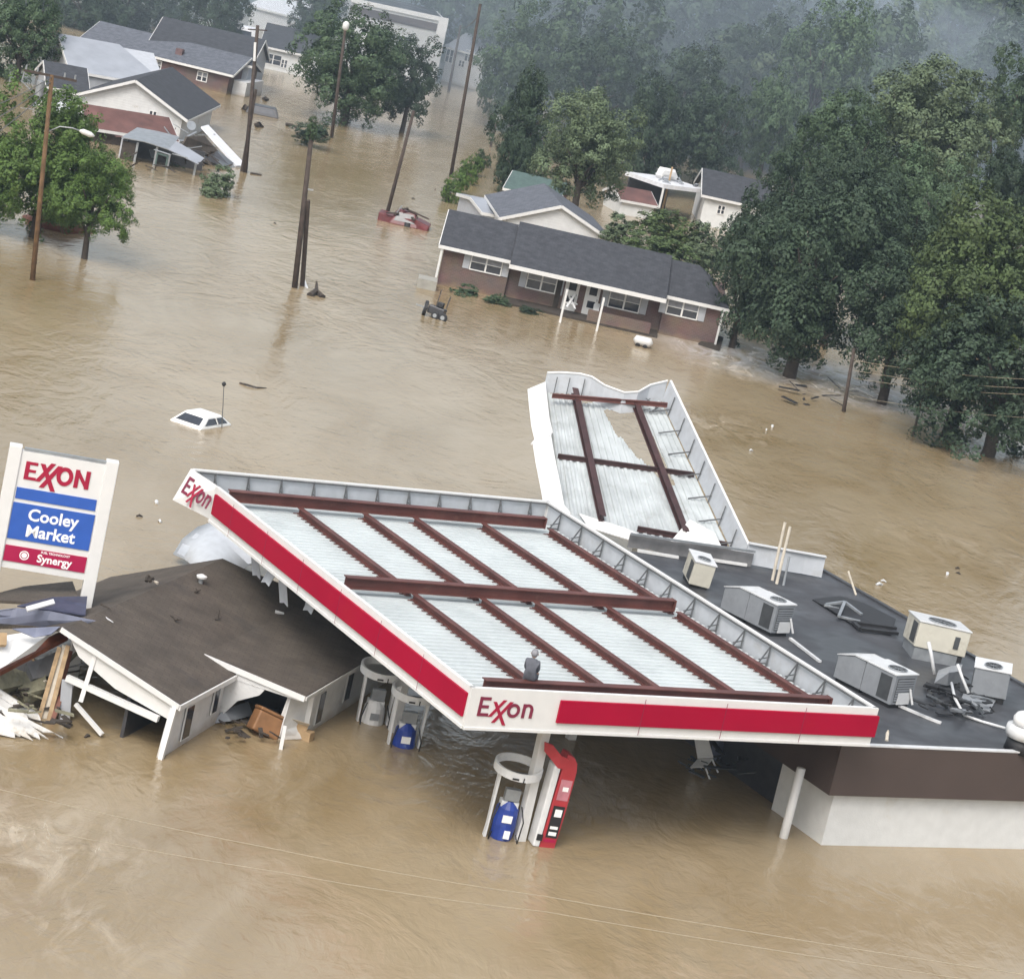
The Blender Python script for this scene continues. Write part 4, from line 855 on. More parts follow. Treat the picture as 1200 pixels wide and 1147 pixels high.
for i, (x0, y0, x1, y1, w, mm, lb) in enumerate(((45, 842, 70, 758, .12, 'wood', 'leftmost upright timber plank of the bundle in the heap'), (51, 842, 76, 756, .13, 'paleboard', 'palest upright plank of the bundle in the heap'), (56, 846, 80, 756, .12, 'wood', 'third upright plank of the bundle counted from the left'), (63, 835, 82, 762, .16, 'woodred', 'reddish brown upright plank of the bundle in the heap'), (58, 850, 72, 815, .12, 'woodred', 'short splintered reddish plank at the foot of the bundle'), (72, 848, 84, 800, .14, 'siding_grey', 'grey splintered plank at the right foot of the bundle'), (76, 846, 78, 820, .1, 'bark', 'dark splintered stake at the right foot of the bundle'))):
    a = at(x0, y0, .0); b = atd(x1, y1, a.y + .7); one('plank', lb, 'plank', MB().bar(a - up * .2, b, w, .06, (0, 1, 0)), mm, 'upright planks in the heap')
def clap(label, tl, tr, br, bl, n, seed):
    g = random.Random(seed); A, Bp, Cc, D = [at(*q) for q in (tl, tr, br, bl)]; rows = []
    for i in range(2 * n + 1):
        f = i / (2 * n); L_, R_ = A.lerp(D, f), Bp.lerp(Cc, f); e = 1 + (g.uniform(-.22, .08) if i % 2 else g.uniform(-.05, .16)); z = up * (.07 if i % 2 else 0)
        rows.append([L_.lerp(R_, t * e) + z for t in (0, .35, .7, 1)])
    one('siding_panel', label, 'siding', MB().sheet(rows, .03), 'dirty_white')
clap('upper white siding panel sliding into the water at the left edge', (-30, 790, 1.0), (44, 836, .3), (38, 852, .05), (-30, 806, .8), 2, 1)
clap('large white siding panel with jagged end in the water at the left edge', (-30, 812, .75), (60, 858, .12), (34, 866, .02), (-30, 838, .35), 4, 2)
clap('white jagged siding sliver in front of the large siding panel', (-30, 838, .34), (30, 862, .05), (14, 864, .02), (-30, 854, .1), 2, 3)
R.seed(77)
for i, (x, y, lb, mm) in enumerate(((60, 772, 'dark torn slat across the top of the upright planks', 'bark'), (24, 775, 'torn brown slat over the grey felt rolls', 'wood'), (88, 770, 'mud coloured board behind the white brace', 'insul'), (96, 776, 'dull grey board behind the white brace', 'felt'), (40, 800, 'splintered pale slat on the wet insulation', 'paleboard'), (18, 812, 'dark slat at the lower left of the wet insulation', 'bark'), (68, 806, 'rust brown slat leaning on the upright planks', 'woodred'))):
    z0 = .9 - (y - 770) * .012; a = at(x - R.uniform(8, 18), y + R.uniform(0, 12), z0 - .2); b = at(x + R.uniform(8, 18), y - R.uniform(0, 12), z0 + .3); one('slat', lb, 'slat', MB().bar(a, b, R.uniform(.08, .2), .05), mm, 'torn slats in the heap')
# between the two wings
def cham_box(fr, a0, a1, b0, b1, c0, c1): return MB().box(fr, a0, a1, b0, b1, c0, c1)
p = at(308, 856, .12); fr = Fr(p, radians(25), tilt=(radians(-14), radians(20)))
t = root('wooden_chest', 'orange wooden chest tipped over beside the broken house wall', 'chest', p)
part('box', cham_box(fr, -.42, .42, -.28, .28, -.1, .5), 'chest', t, bev=.05); part('lid', cham_box(fr, -.44, .44, -.30, .30, .505, .6), 'chest', t, bev=.04)
p = at(343, 862, 0); fr = Fr(p, radians(12), tilt=(radians(-10), radians(8)))
t = root('cardboard_box', 'open cardboard box floating below the leaning white boards', 'box', p)
part('carton', cham_box(fr, -.3, .3, -.2, .2, -.1, .4), 'card', t); part('flap', MB().prism([fr(-.3, -.2, .4), fr(.3, -.2, .4), fr(.3, -.4, .5), fr(-.3, -.4, .5)], fr.z * .01), 'paleboard', t)
p = at(358, 866, 0); fr = Fr(p, radians(-20))
one('cardboard_box', 'small brown carton right of the open cardboard box', 'box', cham_box(fr, -.18, .18, -.15, .15, -.1, .26), 'card', bev=.01)
one('leaning_board', 'wide white board leaning between the house wings', 'board', MB().sheet([[at(340, 815, 1.3), at(371, 808, 1.35)], [at(330, 850, .4), at(362, 842, .5)], [at(326, 866, 0), at(352, 866, 0)]], .05), 'siding')
one('leaning_board', 'narrow white board standing in the water left of the wide leaning board', 'board', MB().bar(at(324, 862, 0), at(341, 816, 1.25), .16, .05), 'white_clean')
one('leaning_board', 'short white stake in front of the cardboard box', 'board', MB().bar(at(328, 882, -.1), at(334, 850, .65), .1, .05), 'white')
one('metal_scrap', 'grey crumpled scrap against the window wall of the house', 'scrap metal', MB().sheet([[at(246, 842, .02), at(262, 832, .35), at(290, 822, .4)], [at(248, 848, .0), at(270, 845, .1), at(296, 838, .1)]], .03), 'acgrey')


# ------------------------------------------------------------------ white car sunk to its windows, marker pole beside it
def cabin(name, label, p, yaw, Lb, Wb, Lt, Wt, h, m, cat='car', hood=True, tilt=(0, 0), g='flooded vehicles'):
    fr = Fr(p, radians(yaw), tilt=tilt)     # x = across, y = length
    t = root(name, label, cat, (p.x, p.y, 0), g)
    b4 = [(-Wb / 2, -Lb / 2), (Wb / 2, -Lb / 2), (Wb / 2, Lb / 2), (-Wb / 2, Lb / 2)]; t4 = [(-Wt / 2, -Lt / 2 + .05), (Wt / 2, -Lt / 2 + .05), (Wt / 2, Lt / 2 + .05), (-Wt / 2, Lt / 2 + .05)]
    mb = MB(); V = [fr(x, y, -.12) for x, y in b4] + [fr(x * 1, y, .04) for x, y in b4] + [fr(x, y, h - .05) for x, y in t4] + [fr(x * .9, y * .9, h) for x, y in t4]
    F = [(3, 2, 1, 0), (12, 13, 14, 15)]
    for k in range(3):
        for i in range(4): j = (i + 1) % 4; F.append((k * 4 + i, k * 4 + j, (k + 1) * 4 + j, (k + 1) * 4 + i))
    mb.add(V, F); part('roof_shell', mb, m, t, bev=.06)
    for i in range(4):   # windows lie just proud of each side
        j = (i + 1) % 4; A, B, C, D = (V[4 + i], V[4 + j], V[8 + j], V[8 + i]); n = (B - A).cross(D - A).normalized()
        def q(s, r): return (A * (1 - s) + B * s) * (1 - r) + (D * (1 - s) + C * s) * r + n * .012
        w = MB().prism([q(.10, .22), q(.90, .22), q(.88, .86), q(.12, .86)], n * .01)
        part('window', w, 'glass', t)
        if i in (1, 3): part('pillar', MB().bar(q(.55, .2) + n * .015, q(.52, .9) + n * .015, .07, .03), m, t)
    return t, fr
cabin('sunken_car', 'white car sunk up to its roof in open water', at(230, 500, 0) + Vector((.05, .9, 0)), -24, 2.4, 1.5, 1.15, 1.12, .45, 'carwhite')
a = at(262, 502, 0); b = atd(262.5, 450, a.y)
t = root('marker_pole', 'thin pole with a dark ball on top beside the sunken white car', 'pole', a)
part('pole', MB().tube(a - up * .5, b, .022, .015, 6), 'wire', t); part('ball', MB().path([b - up * .09, b, b + up * .09], [.05, .10, .04], 10), 'black', t, smooth=True)
one('driftwood', 'curved dark branch in open water right of the marker pole', 'driftwood', MB().path([at(281, 449, .02), at(290, 451, .06), at(300, 454, .05), at(312, 455, .0)], .05, 6, .03), 'bark')

# red vehicle wreck against a leaning pole
p = at(466, 264, 0); t, fr = cabin('sunken_car', 'red car wreck half under water against the leaning pole', p + Vector((.35, 1, 0)), 0, 1.6, 1.9, .9, 1.2, .95, 'carred')
part('bonnet', MB().prism([fr(-1.75, -.7, -.1), fr(1.6, -.8, -.1), fr(1.7, -.7, .3), fr(.8, -.7, .55), fr(-1.0, -.6, .45), fr(-1.75, -.6, .55)], fr.y * 1.7), 'carred', t, bev=.08)
part('wheel_arch', MB().path([fr(.25, -.74, .0), fr(.25, -.70, .25)], [.22, .2], 12), 'black', t)
one('plank', 'dark plank lying over the red car wreck', 'plank', MB().bar(p + Vector((.2, .6, 1.1)), p + Vector((1.9, .6, .75)), .16, .1), 'pole')
one('plank', 'broken stick standing up from the red car wreck', 'plank', MB().bar(p + Vector((-.35, .5, .5)), p + Vector((-.0, .4, 1.25)), .08, .08), 'galv')
for i_, (x_, y_, z_, l_) in enumerate(((-.9, .2, .6, 'flat dark board on the bonnet end of the red car wreck'), (.1, .3, 1.05, 'crossed dark board on top of the red car wreck'), (1.0, .1, .55, 'short dark board at the right end of the red car wreck'))):
    q = p + Vector((x_, y_, z_)); one('plank', l_, 'plank', MB().bar(q, q + Vector((.8 - i_ * .5, .2, .12)), .2, .08), 'bark')
# garden tractor in front of the brick house
p = at(509, 372, 0); fr = Fr(p, radians(-15), tilt=(radians(-4), radians(6)))
t = root('garden_tractor', 'small dark tractor with two upright bars half sunk before the brick house', 'tractor', p)
def wheel(c, r, w, ax, nm='wheel'):
    m = MB().tube(c - ax * w / 2, c + ax * w / 2, r, r, 18); wo = part(nm, m, 'black', t, bev=.03); part('rim', MB().tube(c - ax * (w / 2 + .01), c + ax * (w / 2 + .01), r * .5, r * .5, 12), 'galv', wo)
part('body', MB().box(fr, -.45, .5, -.25, .25, .15, .6), 'cardark', t, bev=.05); wheel(fr(-.62, -.1, .32), .42, .18, (fr.x * .8 + fr.y * .3).normalized()); wheel(fr(.55, -.3, .18), .24, .16, fr.y); wheel(fr(.1, -.32, .15), .22, .16, fr.y)
part('seat', MB().box(fr, -.05, .3, -.15, .15, .6, .9), 'black', t, bev=.06); part('upright_bar', MB().bar(fr(-.1, .0, .5), fr(-.12, .0, 1.55), .05, .05), 'cardark', t); part('upright_bar', MB().bar(fr(.45, .0, .3), fr(.5, .0, 1.35), .06, .06), 'cardark', t); part('axle', MB().bar(fr(-1.2, 0, .3), fr(-.5, 0, .32), .07, .07), 'galv', t)
p = at(752, 406, 0); fr = Fr(p, radians(-8))
t = root('floating_tank', 'small white tank with two dark ends floating before the brick house', 'tank', p)
part('shell', MB().path([fr(-.5, 0, .22), fr(-.4, 0, .3), fr(.4, 0, .3), fr(.55, 0, .22)], [.1, .26, .28, .1], 14), 'white', t, smooth=True)
for s in (-.22, .2): part('foot', MB().tube(fr(s, -.3, .02), fr(s, -.1, .1), .13, .13, 10), 'black', t)
cabin('sunken_car', 'dark pickup sunk to its cab roof beside the tall double pole', at(307, 134, 0), 8, 2.2, 2.7, 1.6, 2.1, .7, 'cardark')
one('debris_bundle', 'dark round debris left of the sunken dark pickup', 'debris', MB().path([at(284, 128, 0), at(287, 127, .2), at(291, 129, 0)], [.1, .35, .1], 8), 'bark', smooth=True)
one('debris_bundle', 'dark debris lump below the sunken dark pickup', 'debris', MB().path([at(299, 146, 0), at(303, 147, .18), at(308, 149, 0)], [.1, .3, .1], 8), 'bark', smooth=True)
one('debris_bundle', 'tiny dark lump above the sunken dark pickup', 'debris', MB().path([at(308, 116, 0), at(311, 116, .2), at(314, 117, 0)], [.1, .22, .1], 8), 'bark', smooth=True)
one('driftwood', 'flat dark plank drifting right of the double pole foot', 'driftwood', MB().bar(at(294, 203, .05), at(306, 205, .05), .25, .1), 'bark')
one('driftwood', 'dark curved log at the left of the leafy debris raft', 'driftwood', MB().path([at(336, 146, .1), at(343, 147, .3), at(350, 152, .1)], .14, 7, .08), 'bark')

# ------------------------------------------------------------------ poles and wires
def upole(px, py, tx, ty, label, r=.15, m='pole', extra=None, cat='utility pole', name='utility_pole', dy=0.0):
    a = at(px, py, 0); b = atd(tx, ty, a.y + dy)
    t = root(name, label, cat, a, 'utility poles in the flood'); part('shaft', MB().tube(a - up * 1.5, b, r, r * .72, 10), m, t, smooth=True)
    return t, a, b
t, a, b = upole(41, 329, 61, 88, 'orange brown pole with crossarm and street lamp at the far left', .14, 'poleorange')
xa = Vector((1, .15, 0)).normalized(); part('crossarm', MB().bar(b - xa * 1.35 - up * .05, b + xa * 1.2 - up * .05, .1, .12), 'pole', t)
for s in (-1.25, -.7, .6, 1.1):
    part('insulator', MB().tube(b + xa * s, b + xa * s + up * .22, .05, .04, 8), 'galv', t)
part('transformer', MB().tube(b - xa * .45 - up * 1.1, b - xa * .45 - up * .4, .2, .2, 14), 'galv', t)
part('bracket_arm', MB().path([b - xa * 1.3 - up * .1, b - xa * 1.35 - up * .6, b - xa * .9 - up * .9], .04, 6), 'galv', t)
q = atd(57, 152, a.y); la = part('lamp_arm', MB().path([q - up * .1, q + xa * .5 + up * .25, q + xa * 1.1 + up * .3, q + xa * 1.6 + up * .22], .03, 6), 'galv', t, smooth=True)
part('lamp_head', MB().path([q + xa * 1.45 + up * .25, q + xa * 1.6 + up * .24, q + xa * 2.0 + up * .16, q + xa * 2.2 + up * .12], [.05, .13, .14, .04], 10), 'white', la, smooth=True)
L0 = b
t, a, b = upole(290, 203, 302, 30, 'tall dark double pole beside the collapsed sheds', .16); a2 = at(284, 201, 0); part('stub_pole', MB().tube(a2 - up, atd(300, 105, a.y), .13, .1, 8), 'pole', t)
part('marker_plate', MB().bar(atd(298, 72, a.y - .2), atd(299, 50, a.y - .2), .16, .05), 'white', t); part('insulator_arm', MB().bar(b + Vector((-.6, 0, -.4)), b + Vector((.7, 0, -.2)), .08, .08), 'pole', t); P2_ = b
t, a, b = upole(348, 338, 366, 150, 'dark double pole with a splintered foot in the middle of the flood', .17); a2 = at(357, 335, 0); part('stub_pole', MB().tube(a2 - up, atd(361, 235, a.y), .14, .12, 8), 'pole', t); part('step_bolt', MB().bar(atd(360, 222, a.y), atd(367, 223, a.y), .08, .08), 'galv', t)
one('debris_raft', 'pale splintered board at the foot of the dark double pole', 'board', MB().prism([at(355, 322, .3), at(361, 338, .0), at(353, 334, .0)], Vector((0, .1, 0))), 'white')
one('debris_raft', 'forked dark stump right of the dark double pole', 'stump', MB().path([at(363, 347, 0), at(370, 342, .15), at(378, 349, 0)], [.2, .22, .2], 7).path([at(371, 344, .1), at(371, 330, .6) - Vector((0, 2.5, 0)) * 0], [.14, .05], 7), 'bark')
t, a, b = upole(390, 162, 405, 32, 'pole with a pale round light in front of the middle trees', .15); part('pole_top_light', MB().path([b - up * .3, b - up * .1, b + up * .3, b + up * .45], [.1, .26, .26, .1], 12), 'white', t, smooth=True)
t, a, b = upole(452, 252, 485, 130, 'leaning pole standing in the red car wreck', .14)
t, a, b = upole(529, 208, 563, 5, 'dark pole beside the hedge on the flooded street', .15); P6_ = b
t, a, b = upole(526, 108, 540, 30, 'far pole in front of the pale two storey house', .15); P7_ = b
t, a, b = upole(574, 172, 583, 140, 'short pole with a pale disc below the dark trees', .12); part('disc', MB().tube(b, b + up * .3, .2, .2, 10), 'actop', t)
t, a, b = upole(469, 75, 472, 3, 'pole in front of the large white building', .16)
t, a, b = upole(991, 483, 1001, 408, 'dark pole beside the trunk of the big drooping tree', .12); P9_ = b
t, a, b = upole(775, 250, 788, 196, 'thin pale pole at the corner of the white carport', .10, 'wood')
def wire(name, label, pts, r, m, sag=0.0, g=None):
    P = [];
    for i in range(len(pts) - 1):
        for k in range(12): u = k / 12; P.append(pts[i].lerp(pts[i + 1], u) - up * sag * 4 * u * (1 - u))
    P.append(pts[-1]); return one(name, label, 'wire', MB().path(P, r, 5), m, g)
for (y0, y1, lb) in ((428, 441, 'topmost of the four wires crossing the right tree'), (440, 451, 'second wire from the top of the four crossing the right tree'), (449, 458, 'third wire from the top of the four crossing the right tree'), (470, 487, 'lowest of the four wires crossing the right tree')):
    wire('overhead_wire', lb, [atd(1000, y0 - 6, P9_.y), atd(1260, y1 + 5, 138)], .011, 'wirelight', .25, 'overhead wires on the right')
wire('overhead_wire', 'upper of the two long pale wires crossing the foreground water', [atd(-60, 910, 50), atd(330, 996, 50), atd(640, 1050, 50), atd(1260, 1150, 50)], .008, 'wirelight', .05, 'foreground wires')
wire('overhead_wire', 'lower of the two long pale wires crossing the foreground water', [atd(-60, 950, 49), atd(330, 1022, 49), atd(640, 1068, 49), atd(1260, 1165, 49)], .0075, 'wirelight', .05, 'foreground wires')
for dy, lb in ((0, 'upper wire running left from the pole with crossarm'), (22, 'middle wire running left from the pole with crossarm'), (48, 'lowest wire running left from the pole with crossarm')):
    wire('overhead_wire', lb, [L0 - up * (.1 + dy * .012), atd(-60, 138 + dy * 1.1, 118)], .022, 'wire', .3, 'overhead wires on the left')
wire('overhead_wire', 'thin wire between the hedge pole and the far pole', [P6_ - up * 1, P7_ - up * .3], .03, 'wire', .3)
R.seed(21)
fl = [(163, 605), (187, 611), (183, 589), (1110, 673), (1122, 666), (1123, 672), (640, 463), (905, 500), (898, 504), (1030, 685), (1035, 681), (102, 863), (510, 222), (484, 233), (322, 262), (560, 330), (880, 528)]
labf = ['dark twig adrift right of the sign', 'tiny dark chip adrift above the bent white sheet', 'white foam cup adrift between the sign and the canopy corner', 'white plank piece adrift above the large cream unit', 'small dark float above the large cream unit', 'dark chip adrift above the large cream unit', 'dark chip on the torn canopy corner water', 'white scrap adrift left of the drooping tree', 'pale scrap adrift left of the drooping tree', 'pale wood scrap adrift behind the market roof', 'small white scrap adrift behind the market roof', 'tiny dark chip afloat before the broken gable', 'dark speck adrift between the leaning pole and the hedge', 'dark speck adrift right of the red car wreck', 'thin dark twig adrift left of the dark double pole', 'pale chip adrift at the foot of the brick house', 'pale chip adrift right of the torn canopy section']
for i, ((x, y), lb) in enumerate(zip(fl, labf)):
    p = at(x, y, .02); a = R.uniform(0, 3); s = .16 if i in (2, 3, 7, 9) else .1
    pale = any(k in lb for k in ('white', 'pale')); m_ = 'actop' if pale else 'bark'
    one('floating_scrap', lb, 'floating scrap', MB().path([p - Vector((cos(a), sin(a), 0)) * s, p + up * .05, p + Vector((cos(a), sin(a), 0)) * s * 1.3], [s * .3, s * .45, s * .2], 6), m_, 'floating scraps')

# ------------------------------------------------------------------ houses
def gable(name, label, A, B, W, ze, rise, roofm, wallm, ridge='x', over=.35, base=-1.6, trim='white', wins=(), winface=None, chim=None, cat='house', group='houses of the flooded town', hip=0.0, mt=None):
    A, B = Vector((A.x, A.y, 0)), Vector((B.x, B.y, 0)); L = (B - A).length; yaw = atan2((B - A).y, (B - A).x)
    fr = Fr(A, yaw); t = root(name, label, cat, fr(L / 2, W / 2, 0), group)
    m = MB(); th = .12
    if ridge == 'x':
        zr = ze + rise; s = rise / (W / 2)
        m.prism([fr(0, 0, base), fr(0, W, base), fr(0, W, ze), fr(0, W / 2, zr - .05), fr(0, 0, ze)], fr.x * L)
        part('wall', m, wallm, t); r = MB(); o = over
        x0, x1 = -o, L + o; h = hip
        r.prism([fr(x0, -o, ze - s * o + .03), fr(x1, -o, ze - s * o + .03), fr(x1 - h, W / 2, zr + .03), fr(x0, W / 2, zr + .03)], up * th)
        r.prism([fr(x0, W + o, ze - s * o + .03), fr(x1, W + o, ze - s * o + .03), fr(x1 - h, W / 2 + .001, zr + .03), fr(x0, W / 2 + .001, zr + .03)], up * th)
        part('roof', r, roofm, t)
        e = MB(); e.bar(fr(x0, -o - .02, ze - s * o + .03), fr(x1, -o - .02, ze - s * o + .03), .05, .2)
        for xx in (x0 - .02, x1 + .02):
            if h and xx > 0: continue
            e.bar(fr(xx, -o, ze - s * o + .03), fr(xx, W / 2, zr + .03), .05, .2); e.bar(fr(xx, W + o, ze - s * o + .03), fr(xx, W / 2, zr + .03), .05, .2)
        part('trim', e, trim, t)
    else:
        zr = ze + rise; s = rise / (L / 2)
        m.prism([fr(0, 0, base), fr(L, 0, base), fr(L, 0, ze), fr(L / 2, 0, zr - .05), fr(0, 0, ze)], fr.y * W)
        part('wall', m, wallm, t); r = MB(); o = over
        for s0, x0 in ((1, -o), (-1, L + o)):
            r.prism([fr(x0, -o, ze - s * o + .03), fr(L / 2 + .001 * s0, -o, zr + .03), fr(L / 2 + .001 * s0, W + o, zr + .03), fr(x0, W + o, ze - s * o + .03)], up * th)
        part('roof', r, roofm, t)
        e = MB()
        for yy in (-o - .02, W + o + .02):
            e.bar(fr(-o, yy, ze - s * o + .03), fr(L / 2, yy, zr + .03), .05, .2); e.bar(fr(L + o, yy, ze - s * o + .03), fr(L / 2, yy, zr + .03), .05, .2)
        for xx in (-o - .02, L + o + .02): e.bar(fr(xx, -o, ze - s * o + .03), fr(xx, W + o, ze - s * o + .03), .05, .16)
        part('trim', e, trim, t)
    for (px, py, w, h, *k) in wins:
        c = at_plane(px, py, fr.o, fr.y); u = (c - fr.o).dot(fr.x); z = c.z
        window(t, fr, u, z, w, h, *(k or ['glass']))
    if chim:
        u, v, hh, cm = chim; part('chimney', MB().box(fr, u - .3, u + .3, v - .3, v + .3, ze, ze + rise + hh), cm, t)
    return t, fr, L
def window(t, fr, u, z, w, h, glass='glass', y=0.0, mull=1, shutter=None):
    f = MB(); b = .07
    f.box(fr, u - w / 2 - b, u + w / 2 + b, y - .07, y - .005, z - h / 2 - b, z - h / 2); f.box(fr, u - w / 2 - b, u + w / 2 + b, y - .07, y - .005, z + h / 2, z + h / 2 + b)
    f.box(fr, u - w / 2 - b, u - w / 2, y - .068, y - .006, z - h / 2, z + h / 2); f.box(fr, u + w / 2, u + w / 2 + b, y - .068, y - .006, z - h / 2, z + h / 2)
    for i in range(mull): x = u - w / 2 + w * (i + 1) / (mull + 1); f.box(fr, x - .05, x + .05, y - .066, y - .007, z - h / 2, z + h / 2)
    f.box(fr, u - w / 2, u + w / 2, y - .06, y - .008, z - .02, z + .02)
    wf = part('window', f, 'white_clean', t)
    n = mull + 1
    for i in range(n):
        a0 = u - w / 2 + w * i / n + (.05 if i else 0); a1 = u - w / 2 + w * (i + 1) / n - (.05 if i < n - 1 else 0)
        part('pane', MB().box(fr, a0, a1, y - .03, y - .004, z - h / 2, z - .02), 'glass', wf); part('pane', MB().box(fr, a0, a1, y - .03, y - .004, z + .02, z + h / 2), glass, wf)
    if shutter:
        for s in (-1, 1): part('shutter', MB().box(fr, u + s * (w / 2 + .28) - .19, u + s * (w / 2 + .28) + .19, y - .05, y - .003, z - h / 2 - .05, z + h / 2 + .05), shutter, wf)
# brick duplex in the middle distance
bf = Fr((-6.9, 162.0, 0), radians(.8)); BL = 16.5
bh = root('brick_house', 'long red brick duplex with dark shingle roof and porch in the flood', 'house', bf(8, 3.5, 0), 'houses of the flooded town')
WB = 7.4; RI = 1.5; ZE = 2.33
part('wall', MB().prism([bf(0, 0, -1.5), bf(0, WB, -1.5), bf(0, WB, ZE), bf(0, WB / 2, ZE + RI - .06), bf(0, 0, ZE)], bf.x * 3.95), 'brick', bh)
part('wall', MB().prism([bf(3.96, .35, -1.5), bf(3.96, WB, -1.5), bf(3.96, WB, ZE), bf(3.96, WB / 2, ZE + RI - .03), bf(3.96, .35, ZE + .1)], bf.x * 9.2), 'brick', bh)
part('wall', MB().prism([bf(13.17, -.05, -1.5), bf(13.17, WB, -1.5), bf(13.17, WB, ZE), bf(13.17, WB / 2, ZE + .9), bf(13.17, -.05, ZE)], bf.x * 3.4), 'brick', bh)
def slope(x0, x1, y0, z0, y1, z1, xr0=None, xr1=None): return MB().prism([bf(x0, y0, z0), bf(x1, y0, z0), bf(x1 if xr1 is None else xr1, y1, z1), bf(x0 if xr0 is None else xr0, y1, z1)], up * .12)
r = slope(-.3, 3.92, -.5, ZE - .1, WB / 2, ZE + RI); q = slope(-.3, 3.92, WB + .5, ZE - .1, WB / 2 + .001, ZE + RI); r.add(q.v, q.f); part('roof', r, 'shingle_dark', bh)
r = slope(3.93, 13.15, -1.35, ZE - .22, WB / 2, ZE + RI + .2); q = slope(3.93, 13.15, WB + .5, ZE - .1, WB / 2 + .001, ZE + RI + .2); r.add(q.v, q.f); part('roof', r, 'shingle_dark', bh)
r = slope(13.16, 16.9, -.4, ZE - .1, WB / 2, ZE + RI - .02, None, 14.9); q = slope(13.16, 16.9, WB + .5, ZE - .1, WB / 2 + .001, ZE + RI - .02, None, 14.9); r.add(q.v, q.f)
r.prism([bf(16.9, -.4, ZE - .1), bf(16.9, WB + .5, ZE - .1), bf(14.9, WB / 2, ZE + RI - .02)], up * .12); part('roof', r, 'shingle_dark', bh)
e = MB(); e.bar(bf(-.3, -.53, ZE - .08), bf(3.92, -.53, ZE - .08), .05, .2)
part('gutter', MB().bar(bf(13.16, -.43, ZE - .08), bf(16.9, -.43, ZE - .08), .05, .2), 'white', bh)
e.bar(bf(-.32, -.5, ZE - .08), bf(-.32, WB / 2, ZE + RI), .05, .2); part('gutter', e, 'white', bh)
part('gutter', MB().bar(bf(3.9, -1.38, ZE - .2), bf(13.16, -1.38, ZE - .2), .06, .24), 'white', bh)
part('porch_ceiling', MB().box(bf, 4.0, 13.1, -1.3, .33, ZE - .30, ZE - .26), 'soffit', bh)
for (px, py, w, h, y, gl) in ((570, 310, 1.75, .85, 0, 'glassgrey'), (635, 330, 1.65, 1.0, .35, 'glassgrey'), (732, 353, 1.75, .95, .35, 'glassgrey'), (800, 362, 1.75, .85, -.05, 'glassgrey')):
    c = at_plane(px, py, bf(0, y, 0), bf.y); window(bh, bf, (c - bf.o).dot(bf.x), c.z, w, h, gl, y, shutter='siding_grey')
for px, py in ((669, 345), (693, 351)):
    c = at_plane(px, py, bf(0, .35, 0), bf.y); u = (c - bf.o).dot(bf.x); z0 = c.z - 1.0
    d = part('door', MB().box(bf, u - .42, u + .42, .29, .345, z0, z0 + 2.02), 'white_clean', bh)
    part('pane', MB().box(bf, u - .2, u + .25, .27, .288, z0 + 1.25, z0 + 1.95), 'black', d); part('pane', MB().box(bf, u - .2, u + .25, .27, .288, z0 + .5, z0 + .9), 'glass', d); part('handle', MB().box(bf, u + .3, u + .36, .25, .288, z0 + .95, z0 + 1.08), 'galv', d)
part('door_surround', MB().box(bf, 5.9 + .95, 5.9 + 1.25, .25, .285, .15, 2.0), 'bark', bh)
part('porch_floor', MB().box(bf, 4.0, 13.1, -1.9, .33, -1.5, .12), 'bark', bh)
part('porch_wall', MB().box(bf, 8.9, 12.6, -1.75, -1.6, .12, .75), 'brick', bh)
for px, py, tx, ty in ((656, 378, 663, 340), (699, 388, 705, 350)):
    a = at(px, py, 0); b = at_plane(tx, ty, a, Vector((0, 1, 0))); part('porch_post', MB().bar((a.x, a.y, -.5), (a.x, a.y, 1.95), .12, .12), 'white', bh)
for x, y in ((-.1, -.4), (16.55, -.3)): part('downspout', MB().bar(bf(x, y, -1), bf(x, y, ZE - .15), .12, .12), 'white', bh)
part('dark_step', MB().prism([at(843, 412, .0), at(848, 396, .35), at(830, 392, .35), at(818, 404, 0)], Vector((0, .4, 0))), 'bark', bh)
one('garden_steps', 'grey concrete steps block at the left end of the brick house', 'steps', MB().box(Fr(at(502, 340, 0), radians(3)), -.7, .4, 0, 1.6, -.5, .55), 'concrete')
one('bicycle_rack', 'white cluttered rack standing before the right porch door', 'rack', MB().bar(at(697, 372, .2), at(701, 348, 1.2) * 1.0, .35, .05).bar(at(693, 372, .2), at(703, 358, .8), .12, .05), 'pumpwhite')
one('porch_chair', 'white chair tipped against the left porch door', 'chair', MB().bar(at(664, 360, .5), at(674, 345, 1.2), .12, .06).bar(at(674, 362, .5), at(666, 345, 1.1), .1, .06).bar(at(664, 355, .7), at(675, 356, .7), .3, .06), 'pumpwhite')

gable('white_gable_house', 'grey roofed house with white front gable right behind the brick duplex', at(590, 258, 2.2) + Vector((0, 0, 0)), at(712, 283, 2.2), 9.5, 2.35, 1.45, 'shingle_grey', 'siding', 'y', over=.3)
a = at(568, 248, 1.9)
gable('flat_shed', 'low light grey shed roof left of the grey gable house', a, at(622, 258, 1.9), 7, 1.75, .35, 'roof_light', 'siding_grey', 'x', over=.2, cat='shed')
gable('green_shed', 'low green roofed shed beneath the round pale tree', at(594, 222, 1.2), at(652, 236, 1.2), 5, 1.25, 1.0, 'roof_green', 'woodred', 'x', over=.25, cat='shed')
gable('red_shed', 'small rusty red roofed shed between the round tree and the carport', at(728, 239, .8), at(766, 246, .8), 4, 1.1, .7, 'roof_red', 'whitewall', 'x', over=.2, cat='shed')
gable('white_house', 'white house with dark roof beside the white carport', at(823, 246, 1.2), at(896, 262, 1.2), 8, 2.4, 1.5, 'shingle_dark', 'whitewall', 'x', over=.35, wins=((845, 246, .5, .6),))
